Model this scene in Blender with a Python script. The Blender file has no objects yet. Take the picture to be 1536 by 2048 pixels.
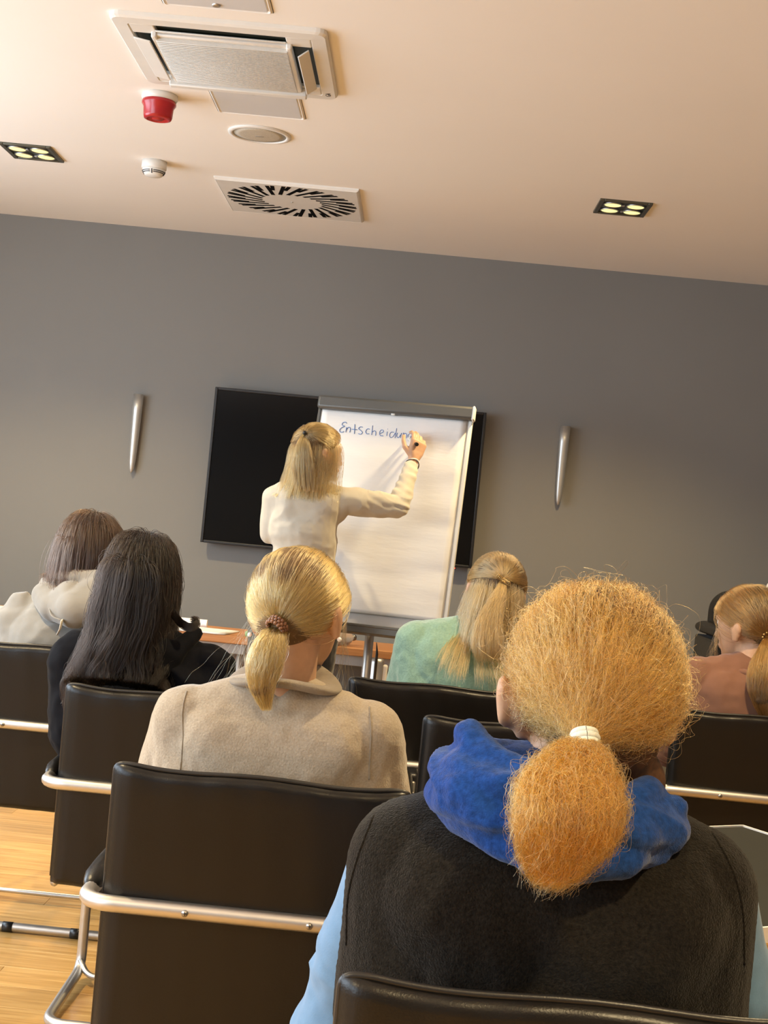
import bpy, bmesh, math, random
import numpy as np
from mathutils import Vector, Matrix, Euler
random.seed(7); RNG = np.random.default_rng(11)
C = bpy.context.scene.collection
PI = math.pi

# ------------------------------------------------------------------ camera, world, lights, exposure
F = 2841.0; CX, CY = 768.0, 1024.0
_Y = np.array([52.0, -26.0, F]); _Y /= np.linalg.norm(_Y)
_t = math.atan(.0972)
_X = np.array([math.cos(_t), -math.sin(_t), 0.0]); _X[2] = -(_X[0]*_Y[0]+_X[1]*_Y[1])/_Y[2]
_X -= _Y*(_X@_Y); _X /= np.linalg.norm(_X)
_Z = np.cross(_Y, _X)
if _Z[1] < 0: _Z = -_Z
MC = np.stack([_X, _Y, _Z]); CAM = np.array([0, 0, 1.3]); CEIL = 2.67; WALL = 7.15
def ray(px, py): return MC @ np.array([(px-CX)/F, -(py-CY)/F, 1.0])
def at(px, py, Y):
    d = ray(px, py); return Vector(CAM + d*(Y/d[1]))
def atz(px, py, z):
    d = ray(px, py); return Vector(CAM + d*((z-1.3)/d[2]))
cd = bpy.data.cameras.new('camera'); cam = bpy.data.objects.new('camera', cd); C.objects.link(cam)
cd.sensor_fit = 'VERTICAL'; cd.sensor_height = 36; cd.lens = F/2048*36; cd.clip_start = .05
R_, U_, F_ = MC[:, 0], MC[:, 1], MC[:, 2]
cam.matrix_world = Matrix(((R_[0], U_[0], -F_[0], 0), (R_[1], U_[1], -F_[1], 0), (R_[2], U_[2], -F_[2], 1.3), (0, 0, 0, 1)))
bpy.context.scene.camera = cam

w = bpy.data.worlds.new('world'); bpy.context.scene.world = w; w.use_nodes = True
w.node_tree.nodes['Background'].inputs[0].default_value = (.75, .86, 1, 1)
w.node_tree.nodes['Background'].inputs[1].default_value = .9
vs = bpy.context.scene.view_settings
vs.view_transform = 'Standard'; vs.look = 'None'; vs.gamma = 1; vs.use_curve_mapping = False
vs.exposure = 0.95
WINDOW_W = 42; SPOT_W = 92; WARM = (1.0, .76, .41)
def area(name, loc, rot, sx, sy, power, col):
    l = bpy.data.lights.new(name, 'AREA'); l.shape = 'RECTANGLE'; l.size = sx; l.size_y = sy; l.energy = power; l.color = col
    o = bpy.data.objects.new(name, l); o.location = loc; o.rotation_euler = rot; C.objects.link(o); return o
for k, y in enumerate((-1.2, 1.6, 4.4)):                                   # daylight in the three windows of the left wall
    area('window_daylight', (-3.36, y, 1.65), (0, -PI/2, 0), 1.5, 2.2, WINDOW_W, (.72, .86, 1.0))
LAMPS = [(-1.685, 5.765), (.735, 5.78), (-1.685, 3.0), (.735, 3.0), (-1.685, .3), (.735, .3), (-1.685, -2.0), (.735, -2.0)]

# ------------------------------------------------------------------ helpers
def lin(r, g, b): return tuple(((c/255)/12.92 if c/255 <= .04045 else ((c/255+.055)/1.055)**2.4) for c in (r, g, b)) + (1,)
def mat(name, col, rough=.6, metal=0, noise=None, bump=None, var=.0, sheen=0, spec=None, emit=None, stretch=None, col2=None, aniso=0, sss=0):
    m = bpy.data.materials.new(name); m.use_nodes = True; nt = m.node_tree; N = nt.nodes; L = nt.links
    b = N['Principled BSDF']; b.inputs['Base Color'].default_value = col if len(col) == 4 else (*col, 1)
    b.inputs['Roughness'].default_value = rough; b.inputs['Metallic'].default_value = metal
    if sheen: b.inputs['Sheen Weight'].default_value = sheen; b.inputs['Sheen Roughness'].default_value = .4
    if spec is not None: b.inputs['Specular IOR Level'].default_value = spec
    if aniso: b.inputs['Anisotropic'].default_value = aniso
    if sss:
        b.inputs['Subsurface Weight'].default_value = sss; b.inputs['Subsurface Radius'].default_value = (1, .4, .2); b.inputs['Subsurface Scale'].default_value = .008
    if emit: b.inputs['Emission Color'].default_value = (*emit[0], 1); b.inputs['Emission Strength'].default_value = emit[1]
    if noise or bump:
        tc = N.new('ShaderNodeTexCoord'); mp = N.new('ShaderNodeMapping'); L.new(tc.outputs['Object'], mp.inputs[0])
        if stretch: mp.inputs['Scale'].default_value = stretch
    if noise:
        n = N.new('ShaderNodeTexNoise'); n.inputs['Scale'].default_value = noise; n.inputs['Detail'].default_value = 5; L.new(mp.outputs[0], n.inputs[0])
        mr = N.new('ShaderNodeMapRange'); mr.inputs[1].default_value = .3; mr.inputs[2].default_value = .7; L.new(n.outputs[0], mr.inputs[0])
        mx = N.new('ShaderNodeMix'); mx.data_type = 'RGBA'; L.new(mr.outputs[0], mx.inputs[0])
        c = col; d = col2 or tuple(min(1, x*(1+var)) for x in col[:3]) + (1,)
        mx.inputs[6].default_value = tuple(x*(1-var) for x in c[:3]) + (1,) if not col2 else c
        mx.inputs[7].default_value = d; L.new(mx.outputs[2], b.inputs['Base Color'])
    if bump:
        n2 = N.new('ShaderNodeTexNoise'); n2.inputs['Scale'].default_value = bump[0]; n2.inputs['Detail'].default_value = 4; L.new(mp.outputs[0], n2.inputs[0])
        bp = N.new('ShaderNodeBump'); bp.inputs['Strength'].default_value = bump[1]; bp.inputs['Distance'].default_value = bump[2] if len(bump) > 2 else .002
        L.new(n2.outputs[0], bp.inputs['Height']); L.new(bp.outputs[0], b.inputs['Normal'])
    return m
def mesh_obj(name, me, m=None, parent=None, smooth=True):
    o = bpy.data.objects.new(name, me); C.objects.link(o)
    if m:
        me.materials.clear(); me.materials.append(m)
    if parent is not None: o.parent = parent
    if smooth:
        me.polygons.foreach_set('use_smooth', [True]*len(me.polygons))
    return o
def obj(name, bm, m=None, parent=None, smooth=False, bevel=0, seg=2, auto=True):
    me = bpy.data.meshes.new(name); bmesh.ops.recalc_face_normals(bm, faces=bm.faces[:]); bm.to_mesh(me); bm.free()
    o = mesh_obj(name, me, m, parent, smooth)
    if bevel:
        b = o.modifiers.new('bevel', 'BEVEL'); b.width = bevel; b.segments = seg; b.limit_method = 'ANGLE'; b.angle_limit = math.radians(40)
        me.polygons.foreach_set('use_smooth', [True]*len(me.polygons))
        try: me.set_sharp_from_angle(angle=math.radians(40))
        except Exception: pass
    return o
def thing(name, label, cat, loc=(0, 0, 0), rotz=0, group=None):
    o = bpy.data.objects.new(name, None); C.objects.link(o); o.location = loc; o.rotation_euler = (0, 0, rotz); o.empty_display_size = .1
    return tag(o, label, cat, group)
def tag(o, label, cat, group=None):
    o['label'] = label; o['category'] = cat
    if group: o['group'] = group
    return o
def struct(o): o['kind'] = 'structure'; return o
def box(bm, c, s, M=None):
    r = bmesh.ops.create_cube(bm, size=1)
    mt = Matrix.Translation(c) @ (M.to_4x4() if M is not None else Matrix()) @ Matrix.Diagonal((*s, 1))
    bmesh.ops.transform(bm, matrix=mt, verts=r['verts']); return bm
def B(c, s, M=None): return box(bmesh.new(), c, s, M)
def boxes(l):
    bm = bmesh.new()
    for c, s in l: box(bm, c, s)
    return bm
def orient(d):
    return Vector((0, 0, 1)).rotation_difference(Vector(d).normalized()).to_matrix()
def cyl(bm, p0, p1, r0, r1=None, n=20):
    p0 = Vector(p0); p1 = Vector(p1); d = p1-p0
    r = bmesh.ops.create_cone(bm, cap_ends=True, segments=n, radius1=r0, radius2=r0 if r1 is None else r1, depth=d.length)
    bmesh.ops.transform(bm, matrix=Matrix.Translation((p0+p1)/2) @ orient(d).to_4x4(), verts=r['verts']); return bm
def sweep(bm, pts, r, n=14, cap=True, flat=1.0):
    """tube along points; r scalar or list"""
    pts = [Vector(p) for p in pts]; K = len(pts); rs = r if hasattr(r, '__len__') else [r]*K
    t0 = (pts[1]-pts[0]).normalized(); up = Vector((0, 0, 1)) if abs(t0.z) < .9 else Vector((1, 0, 0))
    u = t0.cross(up).normalized(); rings = []
    for i, p in enumerate(pts):
        t = (pts[min(i+1, K-1)]-pts[max(i-1, 0)]).normalized()
        u = (u - t*u.dot(t)).normalized(); v = t.cross(u)
        rings.append([bm.verts.new(p + (u*math.cos(2*PI*k/n) + v*math.sin(2*PI*k/n)*flat)*rs[i]) for k in range(n)])
    for a, b in zip(rings, rings[1:]):
        for k in range(n): bm.faces.new((a[k], a[(k+1) % n], b[(k+1) % n], b[k]))
    if cap: bm.faces.new(rings[0][::-1]); bm.faces.new(rings[-1])
    return bm
def fillet(pts, r, seg=8):
    """round the corners of a polyline"""
    pts = [Vector(p) for p in pts]; out = [pts[0]]
    for a, b, c in zip(pts, pts[1:], pts[2:]):
        d1 = (a-b).normalized(); d2 = (c-b).normalized(); rr = min(r, (a-b).length*.49, (c-b).length*.49)
        p, q = b+d1*rr, b+d2*rr
        for i in range(seg+1):
            t = i/seg; out.append(p*(1-t)**2 + b*2*t*(1-t)*1 + q*t*t)
    out.append(pts[-1]); return out
def spline(pts, n=24):
    """catmull-rom through points (numpy)"""
    P = np.array([list(p) for p in pts], float); P = np.vstack([2*P[0]-P[1], P, 2*P[-1]-P[-2]]); K = len(P)-3
    out = []
    for s in np.linspace(0, K, n):
        i = min(int(s), K-1); t = s-i; a, b, c, d = P[i:i+4]
        out.append(.5*((2*b)+(-a+c)*t+(2*a-5*b+4*c-d)*t*t+(-a+3*b-3*c+d)*t**3))
    return np.array(out)
def lathe(bm, prof, n=32, c=(0, 0, 0)):
    c = Vector(c); rings = []
    for r, z in prof: rings.append([bm.verts.new(c+Vector((max(r, 1e-5)*math.cos(2*PI*k/n), max(r, 1e-5)*math.sin(2*PI*k/n), z))) for k in range(n)])
    for a, b in zip(rings, rings[1:]):
        for k in range(n): bm.faces.new((a[k], a[(k+1) % n], b[(k+1) % n], b[k]))
    bm.faces.new(rings[0][::-1]); bm.faces.new(rings[-1]); return bm
# value noise in numpy
_perm = np.random.default_rng(3).random(1 << 16)
def vnoise(p):
    p = np.asarray(p, float); i = np.floor(p).astype(np.int64); f = p-i; f = f*f*(3-2*f); r = 0
    for dx in (0, 1):
        for dy in (0, 1):
            for dz in (0, 1):
                h = ((i[..., 0]+dx)*73856093 ^ (i[..., 1]+dy)*19349663 ^ (i[..., 2]+dz)*83492791) & 0xFFFF
                wgt = (f[..., 0] if dx else 1-f[..., 0])*(f[..., 1] if dy else 1-f[..., 1])*(f[..., 2] if dz else 1-f[..., 2])
                r = r + wgt*_perm[h]
    return r*2-1
# blobs: hulls of ellipsoids, fused by a voxel remesh into one continuous surface
_ico = bmesh.new(); bmesh.ops.create_icosphere(_ico, subdivisions=3, radius=1); ICO = np.array([v.co[:] for v in _ico.verts]); _ico.free()
def E(c, r, rot=None): return (Vector(c), (r, r, r) if not hasattr(r, '__len__') else tuple(r), rot)
def blob(name, prims, vox, m, parent, smooth=6, disp=None):
    bm = bmesh.new()
    for hull in prims:
        vs_ = []
        for c, r, rot in hull:
            q = ICO*np.array(r)
            if rot is not None: q = q @ np.array(rot).T
            q = q+np.array(c)
            vs_ += [bm.verts.new(v) for v in q]
        res = bmesh.ops.convex_hull(bm, input=vs_)
        dead = [g for g in set(res['geom_interior']+res['geom_unused']) if isinstance(g, bmesh.types.BMVert)]
        bmesh.ops.delete(bm, geom=[v for v in dead if v.is_valid], context='VERTS')
    me = bpy.data.meshes.new('tmp'); bm.to_mesh(me); bm.free()
    t = bpy.data.objects.new('tmp', me); C.objects.link(t)
    r = t.modifiers.new('r', 'REMESH'); r.mode = 'VOXEL'; r.voxel_size = vox
    s = t.modifiers.new('s', 'SMOOTH'); s.factor = .5; s.iterations = smooth
    dg = bpy.context.evaluated_depsgraph_get()
    out = bpy.data.meshes.new_from_object(t.evaluated_get(dg)); out.name = name
    bpy.data.objects.remove(t); bpy.data.meshes.remove(me)
    if disp:
        n = len(out.vertices); co = np.empty(n*3); out.vertices.foreach_get('co', co); co = co.reshape(-1, 3)
        no = np.empty(n*3); out.vertices.foreach_get('normal', no); no = no.reshape(-1, 3)
        co = co + no*disp(co, no)[:, None]; out.vertices.foreach_set('co', co.ravel()); out.update()
    return mesh_obj(name, out, m, parent, True)
# hair strands
def hair_mat(name, col, dark=.35, rough=.32, var=.5, tip=None):
    m = bpy.data.materials.new(name); m.use_nodes = True; nt = m.node_tree; N = nt.nodes; L = nt.links
    N.remove(N['Principled BSDF']); h = N.new('ShaderNodeBsdfHairPrincipled'); h.model = 'CHIANG'; h.parametrization = 'COLOR'
    h.inputs['Roughness'].default_value = rough; h.inputs['Radial Roughness'].default_value = .45
    inf = N.new('ShaderNodeHairInfo'); rmp = N.new('ShaderNodeValToRGB'); L.new(inf.outputs['Random'], rmp.inputs[0])
    e = rmp.color_ramp.elements; e[0].color = tuple(c*dark for c in col[:3])+(1,); e[1].color = tuple(min(.95, c*(1+var)) for c in col[:3])+(1,)
    x = rmp.color_ramp.elements.new(.5); x.color = (*col[:3], 1)
    src = rmp.outputs[0]
    if tip:
        mx = N.new('ShaderNodeMix'); mx.data_type = 'RGBA'; mx.blend_type = 'MULTIPLY'; mr = N.new('ShaderNodeMapRange'); L.new(inf.outputs['Intercept'], mr.inputs[0])
        L.new(mr.outputs[0], mx.inputs[0]); L.new(src, mx.inputs[6]); mx.inputs[7].default_value = (*tip, 1); src = mx.outputs[2]
    L.new(src, h.inputs['Color']); L.new(h.outputs[0], N['Material Output'].inputs[0]); return m
def strands(name, P, rad, m, parent, taper=.5):
    n, k, _ = P.shape; hc = bpy.data.hair_curves.new(name); hc.add_curves([k]*n)
    hc.attributes['position'].data.foreach_set('vector', P.astype(np.float32).ravel())
    ra = hc.attributes.get('radius') or hc.attributes.new('radius', 'FLOAT', 'POINT')
    ra.data.foreach_set('value', np.tile(np.linspace(1, taper, k)*rad, n).astype(np.float32))
    hc.materials.append(m); o = bpy.data.objects.new(name, hc); C.objects.link(o); o.parent = parent; return o
def frizz(P, amp, freq, wisp=0, wamp=0, seed=0):
    """P n,k,3: add smooth per-strand noise growing from the root; a share of strands strays more"""
    g = np.random.default_rng(seed); n, k, _ = P.shape; t = np.linspace(0, 1, k)[None, :, None]
    a = np.full((n, 1, 1), amp)
    if wisp: a[g.random(n) < wisp] = wamp
    out = np.zeros_like(P)
    for o in range(3):
        ph = g.random((n, 1, 3))*6.28; fr = freq*(1+o*1.3)*(.6+g.random((n, 1, 3))*.8)
        out += np.sin(ph+fr*t*6.28)/(1+o)
    return P+out*a*np.minimum(1, t*3)
class Head:
    """head frame: local +y is the way the face looks, +z up"""
    def __init__(s, c, yaw=0, pitch=0, roll=0, k=1.0):
        s.c = np.array(c); s.R = np.array(Euler((math.radians(pitch), math.radians(roll), math.radians(yaw)), 'XYZ').to_matrix()); s.k = k
    def w(s, p): return s.c + (np.asarray(p, float)*s.k) @ s.R.T
    def v(s, p): return Vector(s.w(p))
HR = np.array([.080, .100, .092])          # skull radii
def head_prims(h, neck_to, ears=True, neck_r=.052):
    R = h.R; k = h.k
    def e(p, r): return E(h.w(p), tuple(np.array(r if hasattr(r, '__len__') else (r,)*3)*k), R)
    P = [[e((0, -.005, 0), (.074, .092, .086))], [e((0, .03, -.02), (.066, .066, .07)), e((0, .045, -.075), (.046, .044, .04))],
         [e((0, .045, -.07), (.05, .04, .035)), e((0, .078, -.105), (.018, .016, .014))],
         [e((0, .092, -.018), .008), e((0, .112, -.05), (.011, .010, .009))], [e((-.012, .1, -.052), .008), e((.012, .1, -.052), .008)],
         [e((-.02, .093, .002), .01), e((.02, .093, .002), .01)],
         [e((-.016, .091, -.078), .007), e((.016, .091, -.078), .007), e((0, .096, -.074), .006), e((0, .096, -.083), .006)],
         [e((0, -.025, -.04), neck_r), E(neck_to, (neck_r*1.12*k, neck_r*1.05*k, neck_r*k))]]
    if ears:
        for s in (-1, 1):
            P.append([e((s*.076, -.005, -.055), (.008, .012, .012)), e((s*.083, -.018, -.02), (.007, .016, .02)), e((s*.08, -.002, -.03), (.006, .012, .02))])
    return P
def hand_prims(w0, d, pn, curl=.5, s=1.0, side=1, grip=False):
    """palm + five unequal, bent fingers; d = direction wrist->knuckles, pn = palm normal"""
    w0 = Vector(w0); d = Vector(d).normalized(); pn = Vector(pn); pn = (pn-d*pn.dot(d)).normalized(); x = d.cross(pn)*side
    P = [[E(w0, .022*s), E(w0+d*.035*s+x*.018*s, .017*s), E(w0+d*.035*s-x*.018*s, .016*s)],
         [E(w0+d*.035*s+x*.02*s, .016*s), E(w0+d*.035*s-x*.02*s, .015*s), E(w0+d*.082*s+x*.028*s, .012*s), E(w0+d*.078*s-x*.028*s, .011*s)]]
    for i, (off, ln, r) in enumerate(((.030, .068, .0088), (.010, .077, .009), (-.010, .071, .0086), (-.029, .056, .0078))):
        p = w0+d*(.085-.004*abs(i-1))*s+x*off*s; a = 0; seg = [.45, .32, .23]
        for j, f in enumerate(seg):
            a += curl*(.9 if j else .8)*(1.0+.12*i)
            dd = (d*math.cos(a)+pn*math.sin(a)+x*(.05*(1.5-i)) * (0 if grip else 1)).normalized(); q = p+dd*ln*f*s*1.05
            P.append([E(p, r*s*(1-.07*j)), E(q, r*s*(.95-.08*j))]); p = q
    p = w0+d*.02*s+x*.02*s
    for dd, ln, r in (((d*.6+x*.75+pn*.35), .042, .0125), ((d*.85+x*.25+pn*.5), .032, .0105), ((d*.85-x*.05+pn*.55), .024, .009)):
        q = p+Vector(dd).normalized()*ln*s; P.append([E(p, r*s), E(q, r*.92*s)]); p = q
    return P
def folds(amp=.004, sc=(6, 6, 22), amp2=.0015, seed=0, tilt=0.0):
    def f(co, no):
        q = co.copy(); q[:, 2] += tilt*q[:, 0]
        q2 = q*np.array(sc)+seed*7.3; n = vnoise(q2+.8*vnoise(co*9)[:, None])
        return amp*(1-np.abs(n)*2) + amp2*vnoise(co*55+seed) + amp*.8*vnoise(co*7+seed*3.1)
    return f
M = {}
def build_materials():
    M['skin'] = mat('skin', (.53, .31, .185, 1), .5, noise=60, var=.06, bump=(300, .15, .0006), sss=.08)
    M['wall'] = mat('grey wall paint', (.212, .205, .190, 1), .75, noise=1.3, var=.03, bump=(260, .18, .0006))
    M['white_wall'] = mat('off white paint', (.66, .64, .60, 1), .8, noise=2, var=.02, bump=(200, .1, .0005))
    M['ceiling'] = mat('ceiling paint', (.90, .865, .81, 1), .85, noise=1.1, var=.015, bump=(220, .06, .0004))
    M['leather'] = mat('black leather', (.0055, .0044, .0035, 1), .34, noise=8, var=.12, bump=(420, .30, .0008), spec=.34)
    M['leather_piping'] = mat('black piping', (.009, .008, .0075, 1), .38, bump=(500, .3, .0006))
    M['metal'] = mat('satin metal', (.56, .54, .51, 1), .42, 1, noise=30, var=.04)
    M['metal_dark'] = mat('dark metal', (.20, .20, .20, 1), .38, 1, noise=30, var=.05)
    M['screw'] = mat('screw steel', (.4, .39, .37, 1), .35, 1, noise=90, var=.2)
    M['black'] = mat('black plastic', (.012, .012, .013, 1), .35, noise=30, var=.2)
    M['screen'] = mat('black screen glass', (.003, .003, .0035, 1), .12, noise=3, var=.1, spec=.22)
    M['white_plastic'] = mat('white plastic', (.78, .76, .71, 1), .38, noise=12, var=.02)
    M['grille_white'] = mat('grille plastic', (.66, .65, .61, 1), .5, noise=12, var=.02)
    M['paper'] = mat('paper', (.76, .75, .73, 1), .7, noise=6, var=.02, bump=(14, .35, .0016), stretch=(1, 1, 5))
    M['wood'] = None
build_materials()
def floor_mat(name, c1, c2, c3, rough=.3):
    m = bpy.data.materials.new(name); m.use_nodes = True; nt = m.node_tree; N = nt.nodes; L = nt.links; b = N['Principled BSDF']
    tc = N.new('ShaderNodeTexCoord'); oi = N.new('ShaderNodeObjectInfo'); ad = N.new('ShaderNodeVectorMath'); ad.operation = 'ADD'
    mu = N.new('ShaderNodeVectorMath'); mu.operation = 'SCALE'; mu.inputs['Scale'].default_value = 13
    cb = N.new('ShaderNodeCombineXYZ'); [L.new(oi.outputs['Random'], cb.inputs[i]) for i in range(3)]
    L.new(cb.outputs[0], mu.inputs[0]); L.new(tc.outputs['Object'], ad.inputs[0]); L.new(mu.outputs[0], ad.inputs[1])
    mp = N.new('ShaderNodeMapping'); mp.inputs['Scale'].default_value = (1.6, 26, 26); L.new(ad.outputs[0], mp.inputs[0])
    n = N.new('ShaderNodeTexNoise'); n.inputs['Scale'].default_value = 2.2; n.inputs['Detail'].default_value = 8; n.inputs['Distortion'].default_value = .6; L.new(mp.outputs[0], n.inputs[0])
    r = N.new('ShaderNodeValToRGB'); e = r.color_ramp.elements; e[0].position = .32; e[0].color = c1; e[1].position = .68; e[1].color = c3; x = e.new(.5); x.color = c2
    L.new(n.outputs[0], r.inputs[0]); hs = N.new('ShaderNodeHueSaturation'); mr = N.new('ShaderNodeMapRange'); mr.inputs[3].default_value = .88; mr.inputs[4].default_value = 1.1
    L.new(oi.outputs['Random'], mr.inputs[0]); L.new(mr.outputs[0], hs.inputs['Value']); L.new(r.outputs[0], hs.inputs['Color']); L.new(hs.outputs[0], b.inputs['Base Color'])
    b.inputs['Roughness'].default_value = rough
    bp = N.new('ShaderNodeBump'); bp.inputs['Strength'].default_value = .15; bp.inputs['Distance'].default_value = .001; L.new(n.outputs[0], bp.inputs['Height']); L.new(bp.outputs[0], b.inputs['Normal'])
    return m
M['floor'] = floor_mat('oak floor', (.44, .24, .065, 1), (.58, .33, .105, 1), (.68, .43, .155, 1), .30)
M['beech'] = floor_mat('beech veneer', (.36, .15, .05, 1), (.46, .20, .07, 1), (.52, .25, .10, 1), .4)

# ------------------------------------------------------------------ room
XL, XR, YB = -3.4, 2.7, -3.2
# front wall is set square to the lens axis used for the measurements
struct(obj('wall_front', B(((XL+XR)/2, WALL+.1, CEIL/2), (XR-XL+.4, .2, CEIL)), M['wall']))
struct(obj('wall_right', B((XR+.1, (YB+WALL)/2, CEIL/2), (.2, WALL-YB, CEIL)), M['wall']))
struct(obj('wall_back', B(((XL+XR)/2, YB-.1, CEIL/2), (XR-XL+.4, .2, CEIL)), M['wall']))
struct(obj('ceiling', B(((XL+XR)/2, (YB+WALL)/2, CEIL+.1), (XR-XL+.4, WALL-YB+.4, .2)), M['ceiling']))
wl = [((XL-.1, (YB+WALL)/2, .42), (.2, WALL-YB, .84)), ((XL-.1, (YB+WALL)/2, (2.45+CEIL)/2), (.2, WALL-YB, CEIL-2.45))]
ys = [YB, -2.35, -.05, .45, 2.75, 3.25, 5.55, WALL]
for a, b in zip(ys[::2], ys[1::2]): wl.append(((XL-.1, (a+b)/2, 1.645), (.2, b-a, 1.61)))
struct(obj('wall_left', boxes(wl), M['white_wall']))
for i, y in enumerate((-1.2, 1.6, 4.4)):
    fr = boxes([((XL-.12, y, .87), (.06, 2.3, .06)), ((XL-.12, y, 2.42), (.06, 2.3, .06)), ((XL-.12, y-1.12, 1.645), (.06, .06, 1.5)), ((XL-.12, y+1.12, 1.645), (.06, .06, 1.5)), ((XL-.12, y, 1.645), (.06, .05, 1.5))])
    struct(obj('window_%d' % (i+1), fr, M['white_plastic'], bevel=.004))
fl = struct(obj('floor', B(((XL+XR)/2, (YB+WALL)/2, -.06), (XR-XL+.4, WALL-YB+.4, .1)), M['floor']))
_pl = {}
def plank(L_):
    k = round(L_, 2)
    if k not in _pl:
        bm = B((0, 0, 0), (k-.0006, .1494, .012)); bmesh.ops.bevel(bm, geom=[e for e in bm.edges if all(v.co.z > 0 for v in e.verts)], offset=.0005, segments=1, affect='EDGES')
        me = bpy.data.meshes.new('plank'); bm.to_mesh(me); bm.free(); me.materials.append(M['floor']); _pl[k] = me
    return _pl[k]
y = YB; row = 0
while y < WALL-.01:
    if y < 2.4: y += .15; row += 1; continue
    x = XL - (row*.73 % 1.8)
    while x < XR:
        a, b = max(x, XL), min(x+1.8, XR)
        if b-a > .05:
            p = bpy.data.objects.new('plank', plank(b-a)); C.objects.link(p); p.parent = fl; p.location = ((a+b)/2, min(y+.075, WALL-.075), -.0052)
        x += 1.8
    y += .15; row += 1
# near rows of boards that the picture hides: one joined strip surface
bm = bmesh.new(); y = YB
while y < 2.39: box(bm, ((XL+XR)/2, y+.075, -.0052), (XR-XL, .1494, .012)); y += .15
o = obj('plank_field', bm, M['floor'], fl); o['kind'] = 'stuff'
struct(obj('baseboard_front', B(((XL+XR)/2, WALL-.008, .04), (XR-XL, .016, .08)), M['metal_dark'], bevel=.003))

# ------------------------------------------------------------------ ceiling fixtures
M['lamp_glow'] = mat('lamp glow', (.45, .43, .18, 1), .4, emit=((1.0, .94, .36), .62), noise=20, var=.05)
M['fixture'] = mat('fixture bronze', (.12, .115, .085, 1), .35, .7, noise=20, var=.1)
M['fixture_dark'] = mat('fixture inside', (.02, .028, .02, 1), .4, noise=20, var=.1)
def downlight(x, y, lab):
    t = thing('ceiling_downlight', lab, 'ceiling light', (x, y, CEIL), 0, 'recessed downlights with four lamps')
    sx, sy = .105, .117
    obj('frame', boxes([((-sx+.009, 0, -.003), (.018, 2*sy, .012)), ((sx-.009, 0, -.003), (.018, 2*sy, .012)), ((0, -sy+.009, -.003), (2*sx-.036, .018, .012)), ((0, sy-.009, -.003), (2*sx-.036, .018, .012))]), M['fixture'], t, bevel=.002)
    obj('housing', B((0, 0, -.001), (2*sx-.034, 2*sy-.034, .003)), M['fixture_dark'], t)
    for i in (-1, 1):
        for j in (-1, 1):
            l = obj('lamp_ring', lathe(bmesh.new(), [(.030, 0), (.0375, -.003), (.0385, -.008), (.036, -.010), (.034, -.008), (.030, -.005)], 24, (i*.046, j*.05, 0)), M['metal'], t, True)
            obj('lamp', lathe(bmesh.new(), [(.033, -.004), (.033, -.008), (.018, -.0095), (.0, -.010)], 24, (i*.046, j*.05, 0)), M['lamp_glow'], l, True)
        obj('clip', B((i*.004, i*.052, -.007), (.010, .018, .006)), M['metal'], t, bevel=.001)
    return t
labs = ['square four-lamp downlight at the left edge of the ceiling above the grey wall', 'square four-lamp downlight on the right half of the ceiling']
for i, (x, y) in enumerate(LAMPS):
    if i < 2: downlight(x, y, labs[i])
    else: downlight(x, y, 'square four-lamp downlight of the %s column, %s row away from the grey wall' % ('left' if i % 2 == 0 else 'right', ('', 'second', 'third', 'fourth')[i//2]))
    l = bpy.data.lights.new('downlight_beam', 'SPOT'); l.energy = SPOT_W; l.color = WARM; l.spot_size = math.radians(125); l.spot_blend = .7; l.shadow_soft_size = .05
    o = bpy.data.objects.new('downlight_beam', l); C.objects.link(o); o.location = (x, y, CEIL-.03)
# air conditioner
AX, AY = -.68, 4.30
t = thing('air_conditioner', 'square white ceiling cassette air conditioner with ribbed grille and open flaps', 'air conditioner', (AX, AY, CEIL))
def ring_panel(so, si, z0, z1, rc=.03):
    bm = bmesh.new()
    def rr(h, r, z):
        out = []
        for cx, cy, a0 in ((h-r, h-r, 0), (-h+r, h-r, PI/2), (-h+r, -h+r, PI), (h-r, -h+r, 1.5*PI)):
            for k in range(5): a = a0+k*PI/8; out.append(bm.verts.new((cx+r*math.cos(a), cy+r*math.sin(a), z)))
        return out
    loops = [rr(so, rc, z0), rr(so, rc, z1+.006), rr(so-.006, rc, z1), rr(si+.004, .012, z1-.002), rr(si, .01, z1+.004), rr(si, .01, z0)]
    for a, b in zip(loops, loops[1:]+loops[:1]):
        for k in range(20): bm.faces.new((a[k], a[(k+1) % 20], b[(k+1) % 20], b[k]))
    return bm
obj('outer_frame', ring_panel(.312, .262, 0, -.018), M['white_plastic'], t, False)
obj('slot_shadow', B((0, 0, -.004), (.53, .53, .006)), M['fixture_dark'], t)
[obj('corner_panel', B((sx*.226, sy*.226, -.012), (.072, .072, .014)), M['white_plastic'], t, bevel=.003) for sx in (-1, 1) for sy in (-1, 1)]
obj('inner_frame', boxes([((0, -.196, -.020), (.40, .018, .016)), ((-.197, 0, -.024), (.016, .42, .022)), ((.197, 0, -.024), (.016, .42, .022)), ((0, .214, -.034), (.44, .03, .03))]), M['white_plastic'], t, bevel=.004)
gr = obj('grille', B((0, .006, -.026), (.385, .388, .008)), M['grille_white'], t)
for k in range(30):
    q = -.184+k*.376/29
    s_ = obj('louvre', boxes([((0, q, -.033-.006*(1-(q/.2)**2)), (.385, .0055, .012))]), M['grille_white'], gr, bevel=.0012, seg=1)
for sgn, ang in ((-1, 10), (1, -38)):
    f = obj('side_flap', B((sgn*(.236 if sgn < 0 else .238), 0, -.034), (.050 if sgn < 0 else .038, .36, .005), Euler((0, math.radians(ang), 0)).to_matrix()), M['white_plastic'], t, bevel=.002)
obj('front_flap', B((0, -.219, -.020), (.38, .014, .005), Euler((math.radians(12), 0, 0)).to_matrix()), M['white_plastic'], t, bevel=.002)
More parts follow.
